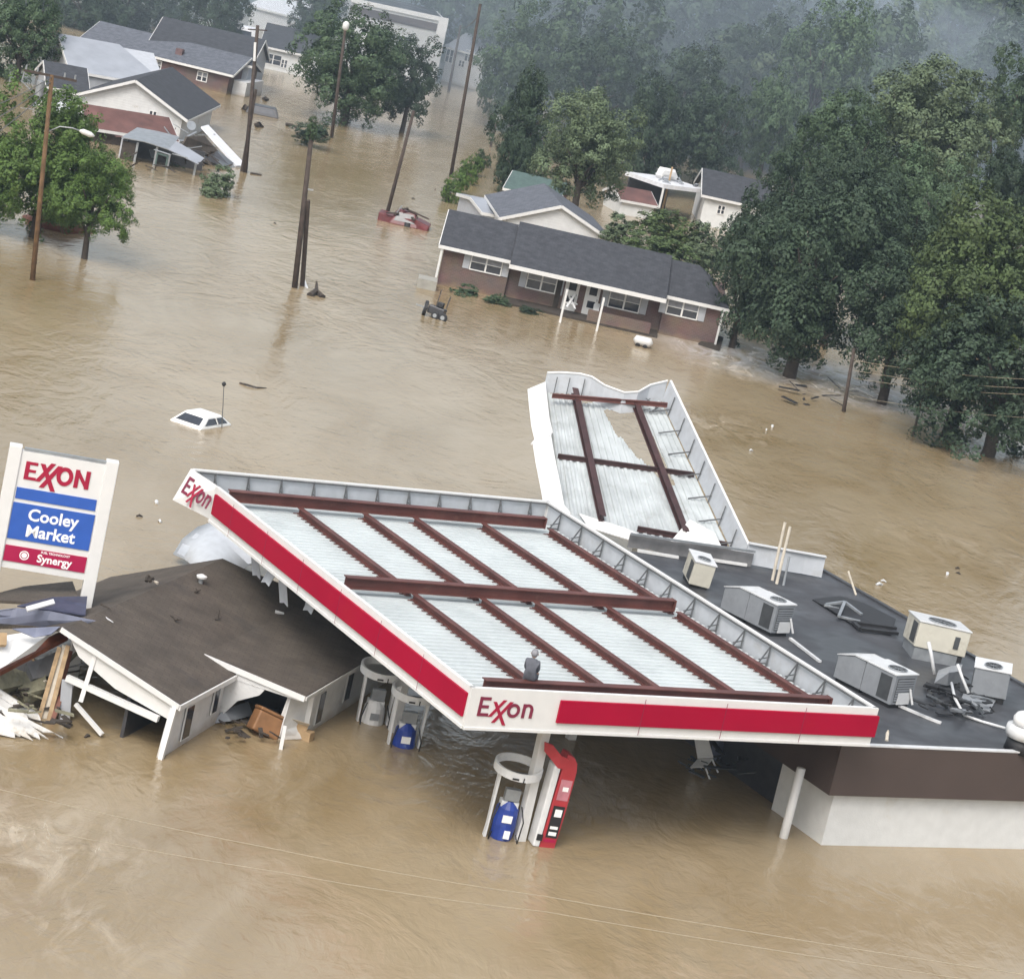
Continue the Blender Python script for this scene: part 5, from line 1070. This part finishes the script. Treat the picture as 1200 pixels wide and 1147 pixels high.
# carport
q0, q1 = at(778, 219, 2.4), at(826, 225, 2.4); fr = Fr(q0, atan2((q1 - q0).y, (q1 - q0).x)); L = (q1 - q0).length
t = root('carport', 'white flat carport with wreckage on its roof beside the white house', 'carport', fr(L / 2, 2, -2.4))
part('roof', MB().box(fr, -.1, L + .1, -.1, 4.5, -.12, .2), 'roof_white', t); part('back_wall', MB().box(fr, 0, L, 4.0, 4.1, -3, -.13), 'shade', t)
for x, y in ((0, 0), (L, 0), (L, 4.3)): part('post', MB().bar(fr(x, y, -3.4), fr(x, y, -.12), .16, .16), 'white', t)
t = one('air_hood', 'white curved box lying on the carport roof', 'box', MB().path([fr(1.9, 2.8, .35), fr(2.2, 2.9, .75), fr(3.3, 2.8, .7), fr(3.6, 2.7, .35)], [.3, .42, .42, .3], 8), 'white_clean')
m = MB(); R.seed(9)
for i in range(14): p = fr(R.uniform(.3, L), R.uniform(.5, 3.8), .25); m.bar(p, p + Vector((R.uniform(-.8, .8), R.uniform(-.5, .5), R.uniform(0, .4))), R.uniform(.1, .35), .06)
one('roof_rubble', 'jumbled grey boards lying on the carport roof', 'rubble', m, 'galv', kind='stuff')
cabin('sunken_van', 'white van roof beside the small rusty red shed', at(747, 252, 0) + Vector((0, .8, 0)), 5, 2.0, 1.5, 1.6, 1.25, .75, 'carwhite', cat='van')

# far left group
A = at(96, 63, 1.6); Bq = at(264, 102, 1.6)
A = Vector((-43.9, 241.0, 0)); Bq = Vector((-31.0, 238.9, 0))
gable('brick_ranch_house', 'long brick house with light grey roof at the upper left behind the white gable', A, Bq, 8, 1.75, 1.25, 'shingle_grey', 'brick', 'x', over=.45, wins=((237, 90, .8, .7, 'glassgrey'), (184, 76, .7, .6, 'glassgrey'), (160, 67, 1.4, .5), (118, 56, 1.2, .5)), chim=(8.0, 1.2, -.3, 'brick'))
part('side_porch', MB().box(Fr((-30.9, 239.2, 0), radians(-9)), .02, 1.2, 1, 6, -1, 1.2), 'siding', bpy.data.objects['brick_ranch_house'])
A = at(95, 112, 1.8); Bq = at(214, 139, 1.8)
gable('white_gable_cottage', 'white gabled house with dark roof behind the red shed', A, Bq, 13.5, 1.9, 1.75, 'shingle_dark', 'siding', 'y', over=.45, wins=((179, 135, .45, .5),))
A = at(84, 80, 2.2); Bq = at(196, 100, 2.2)
gable('silver_roof_house', 'silver roofed house between the brick ranch and the white gable', A, Bq, 11, 2.0, 1.9, 'roof_light', 'siding_grey', 'x', over=.2, hip=3.0)
gable('dark_roof_wing', 'dark roofed low wing left of the white gable cottage', at(58, 104, 1.6), at(100, 112, 1.6), 9, 1.7, 1.2, 'shingle_dark', 'siding_grey', 'x', over=.3)
gable('white_awning_shed', 'long white curved awning roof left of the red shed', at(62, 132, 1.3), at(128, 141, 1.3), 1.6, 1.5, .35, 'roof_white', 'shade', 'x', over=.25, cat='shed')
gable('red_shed', 'faded red metal roofed shed before the white gable', at(106, 157, .5), at(202, 172, .5), 4.8, .95, 1.05, 'roof_red', 'bark', 'x', over=.3, cat='shed')
# collapsed open shed with dark front
fr = Fr(at(140, 186, 0), radians(2)); 
t = root('collapsed_shed', 'collapsed open fronted shed with pale roof sheets in front of the red shed', 'shed', fr(2.5, 1.5, 0))
part('roof', MB().sheet([[fr(-.1, -.3, 1.45), fr(1.5, -.3, 1.5), fr(3.1, -.4, 1.35)], [fr(.4, 3, 1.9), fr(1.8, 3, 1.95), fr(3.3, 3, 1.9)]], .06), 'galv', t)
part('roof_sheet', MB().sheet([[fr(3.1, -.4, 1.35), fr(4.2, -.5, 1.1), fr(5.2, -.6, .85)], [fr(3.3, 1.2, 1.8), fr(4.3, 1.0, 1.5), fr(5.4, .7, 1.15)]], .06), 'roof_light', t)
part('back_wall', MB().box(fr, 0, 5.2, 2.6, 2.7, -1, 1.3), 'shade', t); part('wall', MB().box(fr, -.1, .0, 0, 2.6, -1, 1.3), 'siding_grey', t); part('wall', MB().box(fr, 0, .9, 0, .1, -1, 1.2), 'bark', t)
for x in (1.0, 2.3, 3.2, 5.0): part('post', MB().bar(fr(x, 0, -1), fr(x, 0, 1.3 if x < 3 else 1.0), .14, .14), 'galv', t)
one('window_frame', 'dark green window frame leaning in the collapsed shed', 'window frame', MB().bar(fr(2.4, -.1, .1), fr(2.4, -.1, .95), .1, .08).bar(fr(3.1, -.1, .1), fr(3.1, -.1, .9), .1, .08).bar(fr(2.4, -.1, .9), fr(3.1, -.1, .85), .1, .1), 'roof_green')
quad('fallen_roof', 'fallen brown grey roof slab beside the collapsed shed', 'roof slab', [(208, 178, .6), (218, 160, 1.7), (238, 160, 1.7), (262, 186, .3)], 'shingle_brown', .12)
quad('fallen_roof', 'long pale strip of fallen roof edge reaching the double pole', 'roof slab', [(235, 150, 1.8), (243, 148, 1.85), (288, 196, .02), (276, 196, .02)], 'roof_white', .12)
p = at(222, 152, 1.4); t = root('satellite_dish', 'pale round satellite dish tipped on the wreck beside the white gable', 'dish', p)
part('dish', MB().tube(p + Vector((0, .1, .2)), p + Vector((.1, -.12, .32)), .08, .34, 18), 'galv', t); part('arm', MB().bar(p - up * .8, p + up * .1, .08, .08), 'galv', t)
def rubble(name, label, x0, x1, y0, y1, z0, z1, n, m, seed):
    g = random.Random(seed); mb = MB()
    for i in range(n):
        p = at(g.uniform(x0, x1), g.uniform(y0, y1), g.uniform(z0, z1)); k = 1.0 if y0 < 500 else .42; mb.bar(p, p + Vector((g.uniform(-1.3, 1.3), g.uniform(-.6, .6), g.uniform(-.4, .5))) * k, g.uniform(.06, .4) * (k + .1), .04)
    one(name, label, 'rubble', mb, m, kind='stuff')
rubble('rubble', 'dark splintered boards heaped round the collapsed shed', 145, 262, 168, 196, .1, .9, 34, 'bark', 4)
rubble('rubble', 'pale broken sheets heaped on the collapsed shed', 165, 245, 155, 182, .6, 1.5, 22, 'galv', 5)
rubble('rubble', 'pale and grey clutter above the left tree by the awning', 34, 110, 104, 132, .6, 1.8, 30, 'galv', 6)
rubble('rubble', 'dull red fallen sheets beside the faded red shed', 150, 215, 135, 165, .8, 1.5, 14, 'roof_red', 7)
one('upturned_boat', 'dark upturned hull under the bright leaves at the far left', 'boat', MB().path([at(28, 254, 0), at(45, 260, .25), at(75, 266, .3), at(108, 272, .0)], [.1, .5, .55, .15], 10), 'woodred', smooth=True)
rubble('rubble', 'dark muddy splinters in the heap left of the wrecked house', 0, 84, 776, 852, .0, .7, 46, 'bark', 12)
rubble('rubble', 'brown torn boards in the heap left of the wrecked house', 0, 80, 770, 845, .1, .9, 30, 'insul', 13)
rubble('rubble', 'dark tangled equipment afloat round the white chair under the canopy', 800, 868, 880, 912, .0, .6, 30, 'grille', 14)
rubble('rubble', 'brown boards afloat between the wings of the wrecked house', 262, 340, 838, 866, .0, .25, 22, 'bark', 15)
rubble('rubble', 'small dark scraps strewn over the roof wreckage', 1080, 1165, 795, 838, RZ + .05, RZ + .35, 40, 'black', 16)
rubble('driftwood_pile', 'dark driftwood caught round the trunk of the big drooping tree', 930, 992, 452, 474, .0, .25, 13, 'black', 8)
quad('gap_shade', 'dark sheet painting the shade of the gap under the fallen roof near the double pole', 'shade sheet', [(240, 190, .02), (246, 172, .9), (272, 194, .1), (262, 199, .01)], 'shade', .2)  # near-black sheet stands for the shade under the fallen roof
# beyond
gable('grey_roof_house', 'dark grey roofed house behind the brick ranch', at(178, 52, 2.4), at(292, 78, 2.4), 9, 2.5, 1.9, 'shingle_dark', 'siding_grey', 'x', over=.3)
gable('small_front_gable', 'small white triangular gable poking above the brick ranch roof', at(204, 52, 2.6), at(256, 64, 2.6), 4, 2.6, .8, 'shingle_grey', 'siding', 'y', over=.2)
gable('beige_house', 'beige house with dark windows and grey roof behind the double pole', at(304, 79, 0), at(368, 93, 0), 9, 2.1, 1.7, 'shingle_dark', 'whitewall', 'x', over=.35, wins=((320, 70, 1.5, .9), (333, 75, .5, .7)))
gable('pale_roof_house', 'pale roofed house at the top edge left of the trees', at(292, 22, 1), at(345, 36, 1), 9, 2.4, 1.4, 'roof_white', 'siding', 'x', over=.3)
cabin('camper_trailer', 'white camper trailer parked behind the grey roofs', at(276, 56, 0) + Vector((0, 1, 0)), 3, 2.6, 3.6, 2.3, 3.2, 2.2, 'roof_white', cat='trailer', g='flooded vehicles')
# large white building
a = at(398, 75, 0); b = at(514, 92, 0); b = Vector((b.x, a.y + 1.5, 0)); yw = atan2((b - a).y, (b - a).x); fr = Fr(a, yw); L = (b - a).length
zt = atd(512, 22, b.y).z
t = root('white_hall', 'large white flat topped building behind the middle trees', 'building', fr(L / 2, 8, 0), 'houses of the flooded town')
part('wall', MB().box(fr, 0, L, 0, 15, -1, zt), 'whitewall', t); part('roof', MB().box(fr, .3, L - .3, .3, 14.7, zt - .02, zt + .05), 'membrane', t)
part('roof_band', MB().box(fr, -.1, L - .5, -.12, -.01, zt - 1.3, zt - .5), 'brownmetal', t); part('parapet', MB().box(fr, -.15, L + .15, -.2, -.0, zt - .2, zt + .25), 'white', t); part('end_pier', MB().box(fr, L - .8, L + .2, -.25, -.01, -1, zt + .24), 'white', t)
for u in (.3, .45, .6): window(t, fr, L * u, zt - 3.0, 1.2, 1.0)
gable('two_storey_house', 'pale two storey house with green grey roof beyond the end of the flooded street', at(517, 95, 0), at(562, 107, 0), 8, 3.6, 1.5, 'roof_light', 'siding', 'x', over=.3, wins=((527, 66, .8, 1.3), (549, 66, .7, 1.1), (541, 75, .6, .6)))

# ------------------------------------------------------------------ trees
def crown_mesh(name, seed, lobes, leaves, size, m, flat=.85, spread=.62, droop=0):
    g = np.random.default_rng(seed); C = []; Rr = []
    for i in range(lobes):
        v = g.normal(size=3); v /= np.linalg.norm(v); v[2] = v[2] * .9 + .08
        k = spread * g.uniform(.6, 1.1); C.append(v * k * np.array([1, 1, flat])); Rr.append(g.uniform(.22, .36))
    C.append(np.zeros(3)); Rr.append(.4)
    C = np.array(C); Rr = np.array(Rr)
    # second level: small clumps on the shell of every lobe, thinner towards the underside
    nc = lobes * 26; ci = g.choice(len(C), size=nc, p=Rr ** 2 / (Rr ** 2).sum()); cd = g.normal(size=(nc, 3)); cd /= np.linalg.norm(cd, axis=1)[:, None]
    keep = (cd[:, 2] > -.45) | (g.uniform(0, 1, nc) < .35); ci, cd = ci[keep], cd[keep]; nc = len(ci)
    K = C[ci] + cd * Rr[ci][:, None] * g.uniform(.78, 1.08, nc)[:, None]; kr = g.uniform(.045, .10, nc)
    idx = g.choice(nc, size=leaves, p=kr ** 2 / (kr ** 2).sum()); d = g.normal(size=(leaves, 3)); d /= np.linalg.norm(d, axis=1)[:, None]
    P = K[idx] + d * kr[idx][:, None] * g.uniform(.6, 1.15, leaves)[:, None] * np.array([1, 1, .7]); d = d * .6 + cd[idx] * .75
    if droop: P[:, 2] -= droop * np.maximum(0, np.hypot(P[:, 0], P[:, 1]) - .45) ** 1.5
    lo, hi = np.percentile(P[:, 2], 1.5), np.percentile(P[:, 2], 98.5); P[:, 2] = (P[:, 2] - lo) / (hi - lo) * 2 - 1; P[:, :2] /= np.percentile(np.hypot(P[:, 0], P[:, 1]), 96)
    n = d * 1.25 + g.normal(size=(leaves, 3)) * .42 + np.array([0, 0, .1]); n /= np.linalg.norm(n, axis=1)[:, None]
    t = np.cross(n, g.normal(size=(leaves, 3))); t /= np.linalg.norm(t, axis=1)[:, None]; b = np.cross(n, t)
    s = size * g.uniform(.55, 1.4, leaves)[:, None]
    q = np.stack([P - t * s, P - b * s * .6 + n * s * .15, P + t * s, P + b * s * .6 + n * s * .15], 1).reshape(-1, 3)
    me = bpy.data.meshes.new(name); me.vertices.add(leaves * 4); me.vertices.foreach_set('co', q.ravel())
    me.loops.add(leaves * 4); me.loops.foreach_set('vertex_index', np.arange(leaves * 4, dtype=np.int32)); me.polygons.add(leaves)
    me.polygons.foreach_set('loop_start', np.arange(0, leaves * 4, 4, dtype=np.int32)); me.update(calc_edges=True); me.validate()
    me.materials.append(MT[m]); return me
CR = {}
def crown_of(kind, m, v):
    k = (kind, m, v)
    if k not in CR:
        if kind == 'big': CR[k] = crown_mesh('crown', 10 + v, 28, 38000, .0235, m)
        elif kind == 'droop': CR[k] = crown_mesh('crown', 40 + v, 28, 38000, .0235, m, droop=.6)
        elif kind == 'mid': CR[k] = crown_mesh('crown', 20 + v, 20, 19000, .030, m)
        elif kind == 'far': CR[k] = crown_mesh('crown', 30 + v, 16, 13000, .034, m)
        elif kind == 'shrub': CR[k] = crown_mesh('foliage', 50 + v, 12, 6000, .05, m, flat=.6)
    return CR[k]
TG = 'trees standing in the flood'
def tree(label, cx, cy, rx, Y, m, kind='mid', v=0, sq=.92, ry=None, group=TG, base=None, name='tree', z0=None, lean=(0, 0)):
    c = atd(cx, cy, Y); r = rx * Y / 3300.0; rz = (ry or rx * sq) * Y / 3300.0
    gz = (-1.0 if Y < 300 else hill_z(c.x, c.y)) if z0 is None else z0
    bx = c.x + lean[0]; t = root(name, label, 'tree', (bx, c.y, max(gz, 0.0) if Y < 300 else gz), group)
    cr = bpy.data.objects.new('crown', crown_of(kind, m, v)); COL.objects.link(cr); cr.parent = t; wo = Vector(t['wo'])
    cr.location = c - wo; cr.scale = (r, r, rz); cr.rotation_euler = (0, 0, (cx * 7 + cy * 3) % 6.28)
    rr = random.Random(int(cx * 13 + cy)); tr = MB(); b0 = Vector((bx, c.y, gz - .5)); mid = b0.lerp(c, .62) + Vector((rr.uniform(-.2, .2) * r * .3, 0, 0)); tk = max(.16, r * .075)
    tr.path([b0, b0.lerp(mid, .5) + Vector((.03 * r, 0, 0)), mid, c + up * rz * .2], [tk * 1.3, tk, tk * .8, tk * .35], 8)
    for i in range(6):
        a = i * 1.05 + rr.uniform(-.3, .3); e = c + Vector((cos(a) * r * .62, sin(a) * r * .62, rz * rr.uniform(-.25, .45))); s0 = mid.lerp(c, rr.uniform(-.25, .3))
        tr.path([s0, s0.lerp(e, .5) + up * rz * .06, e], [tk * .45, tk * .3, tk * .1], 6)
    part('trunk', tr, 'bark', t, smooth=True)
    return t
def shrub(label, cx, cy, rx, ry, Y, m, v=0, name='shrub', group='shrubs in the flood', cat='shrub'):
    c = atd(cx, cy, Y); r = rx * Y / 3300.0; rz = ry * Y / 3300.0; t = root(name, label, cat, (c.x, c.y, 0), group)
    cr = bpy.data.objects.new('foliage', crown_of('shrub', m, v)); COL.objects.link(cr); cr.parent = t; cr.location = c - Vector(t['wo']); cr.scale = (r, r, rz); cr.rotation_euler = (0, 0, cx)
    s = MB().path([c - up * (.6 + c.z if name != 'pole_tuft' else .3), c - up * .1, c], [.08, .06, .02], 6); part('stem', s, 'bark', t); return t
# near right
tree('big dark drooping tree with its trunk in the pale water', 955, 318, 100, 157, 'leaf_dark', 'droop', 0, ry=98, base=1)
tree('yellow green topped tree at the right edge over dark water', 1155, 335, 104, 149, 'leaf_olive', 'big', 1, ry=100)
tree('dark drooping tree in the lower right corner of the wood, its leaves touching the water', 1180, 435, 112, 146, 'leaf_dark', 'droop', 2, ry=92)
tree('dark tree whose leaves hide the right end of the brick house', 880, 312, 52, 163, 'leaf_dark', 'big', 3, ry=74)
tree('dark tree between the drooping tree and the yellow green tree', 1062, 358, 78, 155, 'leaf_dark', 'droop', 4, ry=78)
tree('dark rounded tree rising right behind the big drooping tree', 1000, 255, 70, 172, 'leaf_dark', 'big', 5, ry=75)
tree('mid green tree behind the yellow green topped tree', 1085, 250, 66, 175, 'leaf_mid', 'big', 0, ry=66)
tree('broad pale green tree rising above the others on the right', 1090, 150, 88, 205, 'leaf_light', 'big', 1, ry=72)
tree('dark green tree left of the broad pale green tree', 985, 185, 62, 200, 'leaf_mid', 'big', 2, ry=70)
tree('dark tree at the right edge below the broad pale tree', 1195, 235, 50, 185, 'leaf_dark', 'big', 3, ry=60)
tree('green tree at the right edge beside the broad pale tree', 1190, 120, 50, 230, 'leaf_mid', 'mid', 0, ry=60)
tree('dark tree standing right of the white house roof', 928, 228, 44, 190, 'leaf_dark', 'mid', 1, ry=55)
tree('narrow mid green tree above the white house', 905, 150, 40, 245, 'leaf_mid', 'mid', 2, ry=55)
tree('tall dark green tree above the middle of the right wood', 965, 75, 56, 262, 'leaf_mid', 'mid', 3, ry=70)
tree('blue green tree left of the tall dark tree', 890, 90, 52, 275, 'leaf_dark', 'mid', 0, ry=66)
# centre
tree('round pale green tree above the green shed', 690, 172, 62, 196, 'leaf_light', 'big', 4, ry=58)
tree('dark tree left behind the round pale green tree', 618, 150, 40, 222, 'leaf_dark', 'mid', 1, ry=62)
tree('dark bushy tree at the street corner left of the green shed', 600, 190, 22, 214, 'leaf_dark', 'mid', 2, ry=34)
tree('dark tree right of the round pale green tree', 768, 165, 48, 238, 'leaf_dark', 'mid', 3, ry=66)
tree('very dark tree right behind the carport', 835, 160, 50, 240, 'leaf_dark', 'mid', 0, ry=58)
tree('dark tree between the round tree and the carport', 800, 120, 60, 252, 'leaf_dark', 'mid', 1, ry=60)
tree('dark tree behind the top of the round pale tree', 700, 100, 60, 255, 'leaf_dark', 'mid', 2, ry=62)
tree('airy grey green tree with gaps right of the flooded street', 615, 80, 55, 262, 'leaf_mid', 'mid', 3, ry=70)
tree('airy tree at the end of the flooded street', 590, 35, 40, 300, 'leaf_mid', 'mid', 0, ry=50)
# left
tree('bright green tree at the far left behind the crossarm pole', 55, 180, 84, 147, 'leaf_bright', 'big', 0, ry=76)
tree('lower bright green branchy crown right of the far left pole', 112, 226, 54, 144, 'leaf_bright', 'droop', 1, ry=46)
tree('lower left part crown of bright leaves at the photo edge', -8, 205, 50, 146, 'leaf_bright', 'big', 2, ry=45)
tree('grey green tree in the top left corner', 28, 42, 52, 215, 'leaf_mid', 'big', 3, ry=50)
tree('broad green tree behind the pole with the pale round light', 414, 76, 68, 236, 'leaf_mid', 'big', 5, ry=60)
tree('smaller dark green tree right of the broad tree in the middle', 482, 92, 38, 240, 'leaf_dark', 'mid', 1, ry=44)
tree('dark green tree at the top edge left of the large white building', 366, 10, 36, 275, 'leaf_dark', 'mid', 2, ry=36)
for i, (x, y, r_) in enumerate(((100, 5, 34), (150, 0, 34), (205, 2, 36), (255, 0, 30), (60, -8, 30), (325, -18, 26), (455, -30, 30), (510, -25, 36), (545, -5, 26))):
    tree(['dark treetops above the left end of the brick ranch roof', 'second dark treetop from the left above the brick ranch roof', 'dark treetop above the grey roofed house', 'dark treetop above the camper trailer', 'treetop behind the top left corner tree', 'treetop above the pale roofed house', 'treetop above the large white building', 'blue green treetop right of the large white building', 'hazy treetop above the two storey house'][i], x, y + (8 if i < 5 else -14), r_ * (1.35 if i < 5 else 1), (268 if i < 5 else 330) + (i % 3) * 10, 'leaf_dark', 'mid', i % 4, ry=r_ * (1.35 if i < 5 else 1))
# far wood on the hillside: every tree its own
R.seed(31); nfar = 0
for row in range(11):
    Y0 = 285 + row * 32 + row * row * 1.2; step = 9.0 + row * .7
    x = -12 if row > 0 else 2
    while x < 150:
        Yt = Y0 + R.uniform(-9, 9); xt = x + R.uniform(-2.5, 2.5); x += step * R.uniform(.8, 1.2)
        r = R.uniform(6.0, 8.6); gz = hill_z(xt, Yt); zc = gz + R.uniform(6.5, 11)
        q = Vector((xt, Yt, zc)) - Vector((0, 0, HC)); dz = q.dot(FW); a = q.dot(RT) / dz * FPX; b = -q.dot(UP) / dz * FPX
        X_ = 600 + a * cos(ROLL) - b * sin(ROLL); Y_ = 573.5 + a * sin(ROLL) + b * cos(ROLL)
        rp = r * 3300 / Yt
        if X_ < 545 or X_ > 1200 + rp or Y_ < -rp or Y_ > 150: continue
        tree('hazy tree of the far wood on the rising hillside', X_, Y_, rp, Yt, R.choice(['leaf_mid', 'leaf_dark', 'leaf_mid', 'leaf_light']), 'far', R.randrange(4), ry=rp * R.uniform(.9, 1.25), group='far trees on the hillside'); nfar += 1
print('far trees', nfar)
# hedge and shrubs
for i, (x, y, rx, ry, Yp) in enumerate(((528, 225, 13, 13, 0), (537, 214, 13, 13, 0), (547, 203, 13, 13, 0), (556, 194, 12, 12, 0), (566, 186, 10, 10, 0))):
    Yp = at(x, y + ry, 0).y; shrub(['nearest shrub of the hedge beside the brick house roof', 'second shrub of the street hedge counted from the brick house', 'middle shrub of the street hedge', 'fourth shrub of the street hedge counted from the brick house', 'farthest shrub of the street hedge'][i], x, y, rx, ry, Yp, 'leaf_bright' if i < 4 else 'leaf_mid', i % 2, group='hedge along the flooded street')
shrub('pale green drowned bush before the collapsed shed', 256, 216, 30, 19, at(256, 230, 0).y, 'leaf_light', 0)
shrub('bushy tuft of leaves caught on top of the dark double pole', 366, 150, 11, 13, at(348, 338, 0).y, 'leaf_mid', 0, name='pole_tuft', cat='foliage')
shrub('dark leafy debris raft behind the splintered double pole', 366, 156, 26, 13, 215, 'leaf_dark', 1, name='debris_raft_foliage', cat='debris raft')
shrub('leafy weeds at the left corner of the brick house', 545, 345, 26, 10, 160.5, 'leaf_mid', 0)
shrub('second patch of weeds before the left window of the brick house', 580, 352, 20, 7, 160, 'leaf_mid', 1)
shrub('low weeds along the porch of the brick house', 620, 365, 16, 5, 159, 'leaf_dark', 1)
for i, (x, y, rx, ry) in enumerate(((735, 275, 34, 20), (785, 270, 42, 22), (830, 285, 36, 22), (770, 295, 44, 20), (820, 305, 32, 16), (862, 280, 24, 20))):
    shrub(['leftmost of the vine covered mounds behind the brick roof', 'vine covered mound below the carport', 'vine covered mound below the white house', 'vine covered mound touching the brick roof ridge', 'small vine covered mound at the right end of the brick roof', 'rightmost vine covered mound next to the dark tree'][i], x, y, rx, ry, 188 - y * .05 + (i < 3) * 6, 'leaf_olive' if i in (1, 3) else 'leaf_light', i % 2, name='vine_mound', group='vine covered mounds behind the brick house')
shrub('small tuft of green leaves at the foot of the right tree wires', 1092, 424, 16, 16, 147, 'leaf_bright', 0)
shrub('low drowned weeds before the collapsed shed', 205, 197, 12, 4, 187, 'leaf_light', 1)

# ------------------------------------------------------------------ haze
hz = bpy.data.materials.new('haze'); hz.use_nodes = True; n = hz.node_tree.nodes; l = hz.node_tree.links
n.remove(n['Principled BSDF']); pv = n.new('ShaderNodeVolumePrincipled'); pv.inputs['Color'].default_value = (.62, .80, 1.0, 1); pv.inputs['Density'].default_value = .00026; pv.inputs['Anisotropy'].default_value = .1
l.new(pv.outputs[0], n['Material Output'].inputs['Volume'])
m = MB().box(Fr((0, 0, 0)), -960, 960, -120, 1160, -6, 130)
me = bpy.data.meshes.new('haze'); me.from_pydata(m.v, [], m.f); me.materials.append(hz); o = bpy.data.objects.new('haze', me); COL.objects.link(o); o['kind'] = 'stuff'; o.display_type = 'WIRE'

def mist(label_px, Y, rx, ry, rz, dens, zoff=0.0):
    c = atd(label_px[0], label_px[1], Y) + up * zoff; g = bpy.data.materials.new('mist'); g.use_nodes = True; n = g.node_tree.nodes; l = g.node_tree.links
    n.remove(n['Principled BSDF']); pv = n.new('ShaderNodeVolumePrincipled'); pv.inputs['Color'].default_value = (.68, .80, .92, 1); pv.inputs['Density'].default_value = dens
    l.new(pv.outputs[0], n['Material Output'].inputs['Volume'])
    mb = MB(); a, k = 28, 16
    vs = [c + Vector((rx * sin(pi * i / k) * cos(2 * pi * j / a), ry * sin(pi * i / k) * sin(2 * pi * j / a), rz * cos(pi * i / k) * (1 + .15 * sin(3 * 2 * pi * j / a) * sin(pi * i / k)))) for i in range(k + 1) for j in range(a)]
    mb.add(vs, [(i * a + j, (i + 1) * a + j, (i + 1) * a + (j + 1) % a, i * a + (j + 1) % a) for i in range(k) for j in range(a)])
    me = bpy.data.meshes.new('mist'); me.from_pydata(mb.v, [], mb.f); me.materials.append(g); o = bpy.data.objects.new('mist', me); COL.objects.link(o); o['kind'] = 'stuff'
mist((1150, 10), 400, 75, 60, 20, .0115)
mist((850, 0), 370, 60, 50, 16, .0075)
mist((620, 20), 330, 45, 40, 13, .005)
mist((1100, 110), 330, 55, 35, 10, .004)
mist((720, 90), 290, 75, 62, 17, .0036)
mist((980, 120), 290, 60, 60, 14, .0020)
mist((300, 20), 330, 55, 45, 12, .005)

for o in bpy.data.objects:
    if 'wo' in o: del o['wo']
